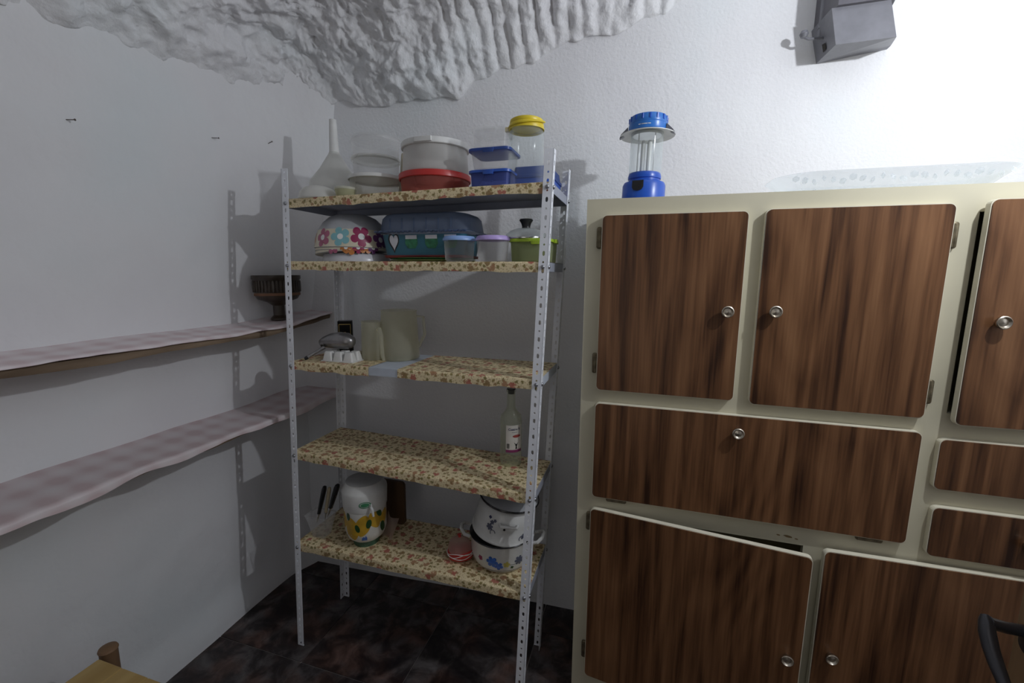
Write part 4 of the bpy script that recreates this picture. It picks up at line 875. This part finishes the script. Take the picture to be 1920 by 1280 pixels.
# enamel pots
p = PZ(946, 1083, Z5(-.42)); cx = PY(940, 1050, p.y+.095).x; _, r = span(882, 1000, 1025, p.y+.095); r = min(r, .113); Yc = min(p.y+r*.92, 1.225+.155); zb = Z5(cx); hR = zat(945, 1030, Yc-r)-zb
q = thing('enamel_pot', 'white enamel cooking pot with blue flowers and handles at right of the bottom shelf', 'pot', (cx, Yc, zb)); hR = max(.085, hR)
pp = [(0, 0), (r*.70, 0), (r*.82, .005), (r*.93, .022), (r*.985, .05), (r*1.0, hR-.004), (r*1.02, hR)]
obj('pot_body', MB().shell(pp, .0025, 56), M['enamel'], q, 50); obj('pot_inside', MB().lathe([(r*.68, .0035), (r*.80, .009), (r*.905, .026), (r*.955, .05), (r*.97, hR-.006)], 56), M['blacke'], q)['label'] = 'black enamel inside'
obj('rim', MB().lathe([(r*.985, hR-.002), (r*1.03, hR-.002), (r*1.035, hR), (r*1.02, hR+.002), (r*.985, hR+.001)], 56), M['blacke'], q)['label'] = 'black enamel rim'
for sg in (-1, 1):
    an = .55*sg*0+(0 if sg > 0 else PI)+.12; u = Vector((math.cos(an), math.sin(an), 0)); v_ = Vector((-u.y, u.x, 0))
    obj('handle', MB().tube([u*(r*.985)+v_*.032+Vector((0, 0, hR-.022)), u*(r*1.16)+v_*.034+Vector((0, 0, hR-.016)), u*(r*1.30)+v_*.02+Vector((0, 0, hR-.004)), u*(r*1.34)+Vector((0, 0, hR)), u*(r*1.30)-v_*.02+Vector((0, 0, hR-.004)), u*(r*1.16)-v_*.034+Vector((0, 0, hR-.016)), u*(r*.985)-v_*.032+Vector((0, 0, hR-.022))], .0062, 10), M['enamel'], q)
rf = rfun(pp[1:]); a = facing(cx, Yc)
def bunch(t, rf, a, z0, items, off=.0009):
    for (s, dz, rr, mat, n) in items: obj('printed_flower', decal(MB(), rf, a+s/r, z0+dz, flower(rr, n, random.random()*6, .6, 6), off, 4), M[mat], t, 0)
bunch(q, rf, a, hR*.46, [(-.035, .004, .021, 'bluep', 6), (-.012, -.010, .016, 'bluep', 5), (.016, -.004, .012, 'yellowp', 5), (.062, .004, .018, 'slatep', 7), (-.082, .006, .010, 'mag', 5), (.036, -.018, .006, 'leaf', 4)])
sm = MB(); [decal(sm, rf, a+s/r, hR*.40, rect(-.012, .012, -.0008, .0008, 3), .0009, 1) for s in (.036, .045)]; decal(sm, rf, a, hR*.16, rect(-.07, .07, -.0007, .0007, 24), .0008, 1); obj('printed_stem', sm, M['slatep'], q, 0)
# second pot upside down in the first
zs_ = zb+hR-.001; r2 = r*.955
q2 = thing('enamel_pot', 'white enamel pot with grey flowers, upside down and tilted on the lower pot', 'pot', (cx+.004, Yc+.004, zs_+.012), (.02, .17, 0)); h2 = .118
p2 = [(r2*1.04, 0), (r2*1.05, .003), (r2*1.0, .012), (r2*.985, h2*.5), (r2*.93, h2*.8), (r2*.80, h2*.97), (r2*.72, h2), (0, h2)]
obj('pot_body', MB().shell(p2, .0025, 56), M['enamel'], q2, 50); obj('rim', MB().lathe([(r2*1.0, -.001), (r2*1.055, -.002), (r2*1.065, .002), (r2*1.05, .006), (r2*1.0, .005)], 56), M['enamel'], q2)
obj('base_plate', MB().lathe([(0, h2+.001), (r2*.70, h2+.001), (r2*.80, h2-.002), (r2*.82, h2-.006), (r2*.7, h2-.001)], 48), M['blacke'], q2)['label'] = 'black base'
rf2 = rfun(p2[:-1]); a = facing(cx, Yc)
bunch(q2, rf2, a, h2*.42, [(-.062, .004, .013, 'slatep', 6), (-.056, .022, .008, 'slatep', 5), (-.068, .036, .006, 'navy', 4), (-.046, .030, .006, 'slatep', 5), (.070, -.018, .011, 'slatep', 5)])
cu = MB()
for s0, dz in ((-.045, -.012), (.060, -.024)): cu.tube([((rf2(h2*.42+dz+.009*math.sin(b))+.001)*math.cos(a+(s0+.009*math.cos(b))/r2), (rf2(h2*.42+dz+.009*math.sin(b))+.001)*math.sin(a+(s0+.009*math.cos(b))/r2), h2*.42+dz+.009*math.sin(b)) for b in (i*.4 for i in range(11))], .0012, 6)
obj('printed_curl', cu, M['slatep'], q2)
ua = a+.05; u = Vector((math.cos(ua), math.sin(ua), 0)); v_ = Vector((-u.y, u.x, 0)); rr2 = rf2(h2*.62)
obj('handle', MB().tube([u*(rr2-.002)+v_*.03+Vector((0, 0, h2*.64)), u*(rr2+.014)+v_*.027+Vector((0, 0, h2*.66)), u*(rr2+.018)+Vector((0, 0, h2*.68)), u*(rr2+.014)-v_*.027+Vector((0, 0, h2*.66)), u*(rr2-.002)-v_*.03+Vector((0, 0, h2*.64))], .005, 10), M['enamel'], q2)
obj('rivet', MB().lathe([(.004, -.002), (.004, .003), (0, .0035)], 10, Matrix.Translation(u*rr2-v_*.012+Vector((0, 0, h2*.5))) @ u.to_track_quat('Z', 'Y').to_matrix().to_4x4()), M['blacke'], q2)
Mx = Matrix.Rotation(.17, 4, 'Y'); top = Vector((cx+.004, Yc+.004, zs_+.012)) + Mx @ Vector((0, 0, h2+.0015))
q = thing('pot_lid', 'grey enamel lid with a black rim lying on the base of the upturned pot', 'lid', top, (.02, .17, 0)); rl = r2*.98
obj('lid_body', MB().lathe([(0, .003), (rl*.96, .003), (rl*.99, .006), (rl*.93, .010), (rl*.6, .022), (rl*.2, .027), (0, .028)], 52), M['greybase'], q, 40)
obj('rim', MB().lathe([(rl*.93, .0), (rl*1.0, 0), (rl*1.02, .004), (rl*1.0, .008), (rl*.93, .004)], 52), M['blacke'], q)['label'] = 'black rim'
obj('knob', MB().lathe([(0, .027), (.006, .027), (.006, .033), (.013, .036), (.013, .041), (0, .043)], 20), M['blacke'], q)

# ------------------------------------------------------------------ on the cabinet
Yc = 1.49; cx, r = span(1166, 1247, 355, Yc); zb = CT+.0005; Lz = lambda py, Y=Yc: zat(1210, py, Y)-zb
q = thing('camping_lantern', 'blue camping lantern with clear cylinder standing on the kitchen cabinet', 'lantern', (cx, Yc, zb), (.0, .02, 0))
zs = Lz(334, Yc-r); zr0 = Lz(331, Yc-r*.8); zr1 = Lz(322, Yc-r*.75)
obj('base', MB().lathe([(0, 0), (r*1.03, 0), (r*1.03, .006), (r, .008), (r*.99, zs-.012), (r*.93, zs-.003), (r*.80, zs), (r*.72, zs+.002), (r*.72, zr0), (r*.76, zr0+.001), (r*.77, zr0+.008), (r*.72, zr1+.004), (0, zr1+.004)], 48), M['lampblue'], q, 40)
zd0 = Lz(256, Yc); rcp0 = span(1179, 1252, 230, Yc)[1]; zd1 = max(Lz(237, Yc-rcp0), zd0+.008); rdk = span(1161, 1264, 256, Yc)[1]; zct = Lz(210.5, Yc-.05); rcp = span(1179, 1252, 230, Yc)[1]
obj('clear_cylinder', MB().lathe([(r*.745, zr1), (r*.745, zd1), (r*.73, zd1), (r*.73, zr1)], 44), M['glass'], q, 50)
sd = MB().shell([(r*.72, zd1-.0), (r*.75, zd1-.002), (rdk*.8, zd0+.008), (rdk*.985, zd0), (rdk, zd0-.002)], .002, 52)
obj('shade', MB().lathe([(r*.70, zd1), (rdk*.82, zd0+(zd1-zd0)*.55), (rdk, zd0+.002), (rdk*1.0, zd0), (rdk*.8, zd0+(zd1-zd0)*.45-.002), (r*.70, zd1-.003)], 52), M['white_p'], q, 50)
obj('cap', MB().lathe([(r*.72, zd1-.001), (rcp*.98, zd1-.001), (rcp, zd1+.004), (rcp, zd1+(zct-zd1)*.42), (rcp*.975, zd1+(zct-zd1)*.44), (rcp*.99, zd1+(zct-zd1)*.5), (rcp*.97, zct-.004), (rcp*.92, zct), (0, zct)], 52), M['lampblue2'], q, 40)['label'] = 'lighter blue cap'
nt = MB()
for k in range(16):
    aa = 2*PI*k/16+.1; nt.loft([(zd1+(zct-zd1)*.6, .003, .0016, .001), (zct-.003, .003, .0016, .001)], Matrix.Rotation(aa, 4, 'Z') @ Matrix.Translation((rcp*.985, 0, 0)) @ Matrix.Rotation(PI/2, 4, 'Z'), 1)
obj('grip_rib', nt, M['lampblue'], q, 0)
wt = MB(); rfc = lambda z: rcp
decal(wt, rfc, facing(cx, Yc)-.18, zd1+.009, [(s, t) for s, t in rect(-.018, .018, -.0011, .0011, 6)], .0006, 1); obj('cap_script', wt, M['whitepr'], q, 0)['label'] = 'fine white script line'
for k in range(4):
    aa = PI/4+k*PI/2; obj('rod', MB().tube([(r*.52*math.cos(aa), r*.52*math.sin(aa), zr1+.003), (r*.52*math.cos(aa), r*.52*math.sin(aa), zd1-.002)], .0016, 8), M['chrome'], q)
for k in range(2): obj('tube_lamp', MB().lathe([(0, zr1), (.0072, zr1), (.0072, zd1-.03), (.005, zd1-.024), (0, zd1-.022)], 16, Matrix.Translation((-.009+.018*k, 0, 0))), M['white_p'], q)
obj('reflector', MB().lathe([(0, zd1-.004), (r*.66, zd1-.004), (r*.66, zd1-.012), (0, zd1-.010)], 32), M['chrome'], q)
sa = facing(cx, Yc)-.28; rs_ = r*.995
sw = decal(MB(), lambda z: rs_, sa, zs-.016, [(-.017, .012), (-.017, -.008), (-.012, -.016), (0, -.019), (.012, -.016), (.017, -.008), (.017, .012)], .0022, 3); obj('switch', sw, M['black'], q, 0)['label'] = 'black rubber switch'
for sg in (-1, 1):
    obj('handle_clip', MB().prism([(rcp*1.0, zd1-.003), (rcp*1.03, zd1+.016), (rdk*.97, zd0+.008), (rdk*1.02, zd0-.004), (rdk*.93, zd0-.001)], -.009, .009, Matrix.Rotation(PI if sg < 0 else -.3, 4, 'Z')), M['greyp'], q, 0)
# cut glass platter
x0_, x1_ = PY(1440, 352, 1.45).x, PY(1886, 326, 1.45).x; hT = max(.018, zat(1640, 333, 1.45)-CT)
q = thing('glass_platter', 'long oval cut glass platter lying on top of the kitchen cabinet', 'platter', ((x0_+x1_)/2, 1.455, CT+.0008)); hx = (x1_-x0_)/2
hy = .125
pl_ = lambda e, k=0: (hx-e, hy-e, max(.095-e*.6, .02))
mb = MB().loft([(0, *pl_(.055)), (hT*.25, *pl_(.04)), (hT*.8, *pl_(.012)), (hT*.95, *pl_(.002)), (hT, *pl_(0)), (hT*1.02, *pl_(.004)), (hT*.9, *pl_(.013)), (hT*.35, *pl_(.044)), (.005, *pl_(.058))], k=10); obj('platter_body', mb, M['wrap'], q, 25)
cu = MB()
for k in range(44):
    x = -hx*.84+hx*1.68*(k//2)/21; y = (-1 if k % 2 else 1)*(hy-.024); zz = hT*(.62+.12*math.sin(k*2.1))
    cu.lathe([(0, -.005), (.006, -.002), (.009, 0), (.006, .002), (0, .005)], 6, Matrix.Translation((x, y, zz)) @ Matrix.Rotation(k*1.3, 4, 'Z') @ Matrix.Rotation(PI/2+.4*math.sin(k), 4, 'Y'))
obj('cut_facet', cu, M['wrap'], q, 0)['kind'] = 'stuff'

# grey painted box high on the back wall
yw = 1.752; yf = 1.635
W1, W2, F1, F2, T1, T2, U1, U2 = PY(1533, 117, yw), PY(1670, 86, yw), PY(1567, 84, yf), PY(1681, 69, yf), PY(1560, 12, yf), PY(1671, 3, yf), PY(1524, 50, yw), PY(1650, 10, yw)
q = thing('wall_box', 'grey painted metal box with slanted underside high on the back wall above the cabinet', 'wall box', ((W1.x+W2.x)/2, yw, W1.z)); O_ = Vector(q.location)
T1.z = (T1.z+T2.z)/2; T2.z = T1.z; U1.z, U2.z = T1.z, T1.z
Bk = Vector((0, .022, 0)); W1b, W2b, U1b, U2b = W1+Bk, W2+Bk, U1+Bk, U2+Bk
pts = [p-O_ for p in (W1, W2, F1, F2, T1, T2, U1, U2, W1b, W2b, U1b, U2b)]
obj('box_body', MB().add(pts, [(0, 1, 3, 2), (2, 3, 5, 4), (0, 2, 4, 6), (1, 7, 5, 3), (4, 5, 7, 6), (0, 6, 10, 8), (1, 9, 11, 7), (8, 9, 1, 0), (6, 7, 11, 10), (8, 10, 11, 9)]), M['greyp'], q, 0)
e1 = Vector((.0, -.012, .0)); cz = Vector((0, 0, .17))
pc = [p-O_ for p in (U1b+Vector((.004, 0, 0)), U2b+Vector((.02, 0, 0)), T2+e1+Vector((.008, 0, 0)), T1+e1+Vector((.012, 0, 0)))]
obj('cover', MB().add(pc+[p+cz for p in pc], [(0, 1, 2, 3), (4, 7, 6, 5), (0, 4, 5, 1), (1, 5, 6, 2), (2, 6, 7, 3), (3, 7, 4, 0)]), M['greyd'], q, 0)['label'] = 'darker grey cover'
cxl = U1.x-O_.x+.018; zt_ = T1.z-O_.z; hx = -cxl
obj('conduit', MB().tube([(cxl, -.030, zt_*.55), (cxl, -.034, zt_*.7), (cxl+.003, -.034, zt_+.2)], .012, 14), M['greyp'], q); obj('clip', MB().lathe([(.0125, 0), (.0145, 0), (.0145, .014), (.0125, .014)], 16, Matrix.Translation((cxl+.001, -.034, zt_*.85))), M['greyp'], q)
sl = [(W1*.62+F1*.38)+(U1-W1)*f for f in (.10, .34)]+[(W1*.45+F1*.55)+(U1-W1)*f for f in (.30, .12)]
obj('side_slot', MB().add([p-O_+Vector((-.0015, -.0005, 0)) for p in sl], [(0, 1, 2, 3)]), M['dark'], q, 0)
hk_ = MB().tube([(-hx-.0, -.05, zt_*.5), (-hx-.04, -.055, zt_*.5), (-hx-.052, -.055, zt_*.56)], .004, 10).lathe([(0, -.013), (.009, -.009), (.013, 0), (.009, .009), (0, .013)], 16, Matrix.Translation((-hx-.055, -.055, zt_*.66)))
obj('peg', hk_, M['greyp'], q)

# pine chair in the lower left corner, only the near part of it in view
sx0, sy1, sz = -1.318, .648, .45
q = thing('pine_stool', 'yellow varnished pine stool with a worn post end, close to the left wall', 'stool', (sx0, sy1, 0))
W_, D_ = .36, .38
for k in range(4):
    obj('seat_plank', MB().loft([(sz-.022, W_/8-.0006, D_/2, .004), (sz-.004, W_/8-.0006, D_/2, .004), (sz, W_/8-.003, D_/2-.003, .003)], Matrix.Translation((W_/8+k*W_/4, -D_/2, 0)), 2), M['pine'], q)
for lx, ly in ((.0, .008), (W_-.02, -.015), (.02, -D_+.02), (W_-.02, -D_+.02)):
    if ly > 0: pl = [(0, 0), (.017, 0), (.019, .1), (.020, sz-.006), (.022, sz+.000), (.020, sz+.005), (.012, sz+.008), (0, sz+.009)]
    else: pl = [(0, 0), (.016, 0), (.018, .1), (.019, sz-.024), (0, sz-.024)]
    lg_ = obj('leg', MB().lathe(pl, 20, Matrix.Translation((lx-.010 if ly > 0 else lx, ly+.018 if ly > 0 else ly, 0))), M['pine_dark'] if ly > 0 else M['pine'], q)
    if ly > 0: lg_['label'] = 'brown worn post'
for z in (.16, .30): obj('stretcher', MB().tube([(.02, -D_+.02, z), (.012, .01, z)], .009, 10).tube([(.012, .01, z+.03), (W_-.02, -.015, z+.03)], .009, 10), M['pine'], q)
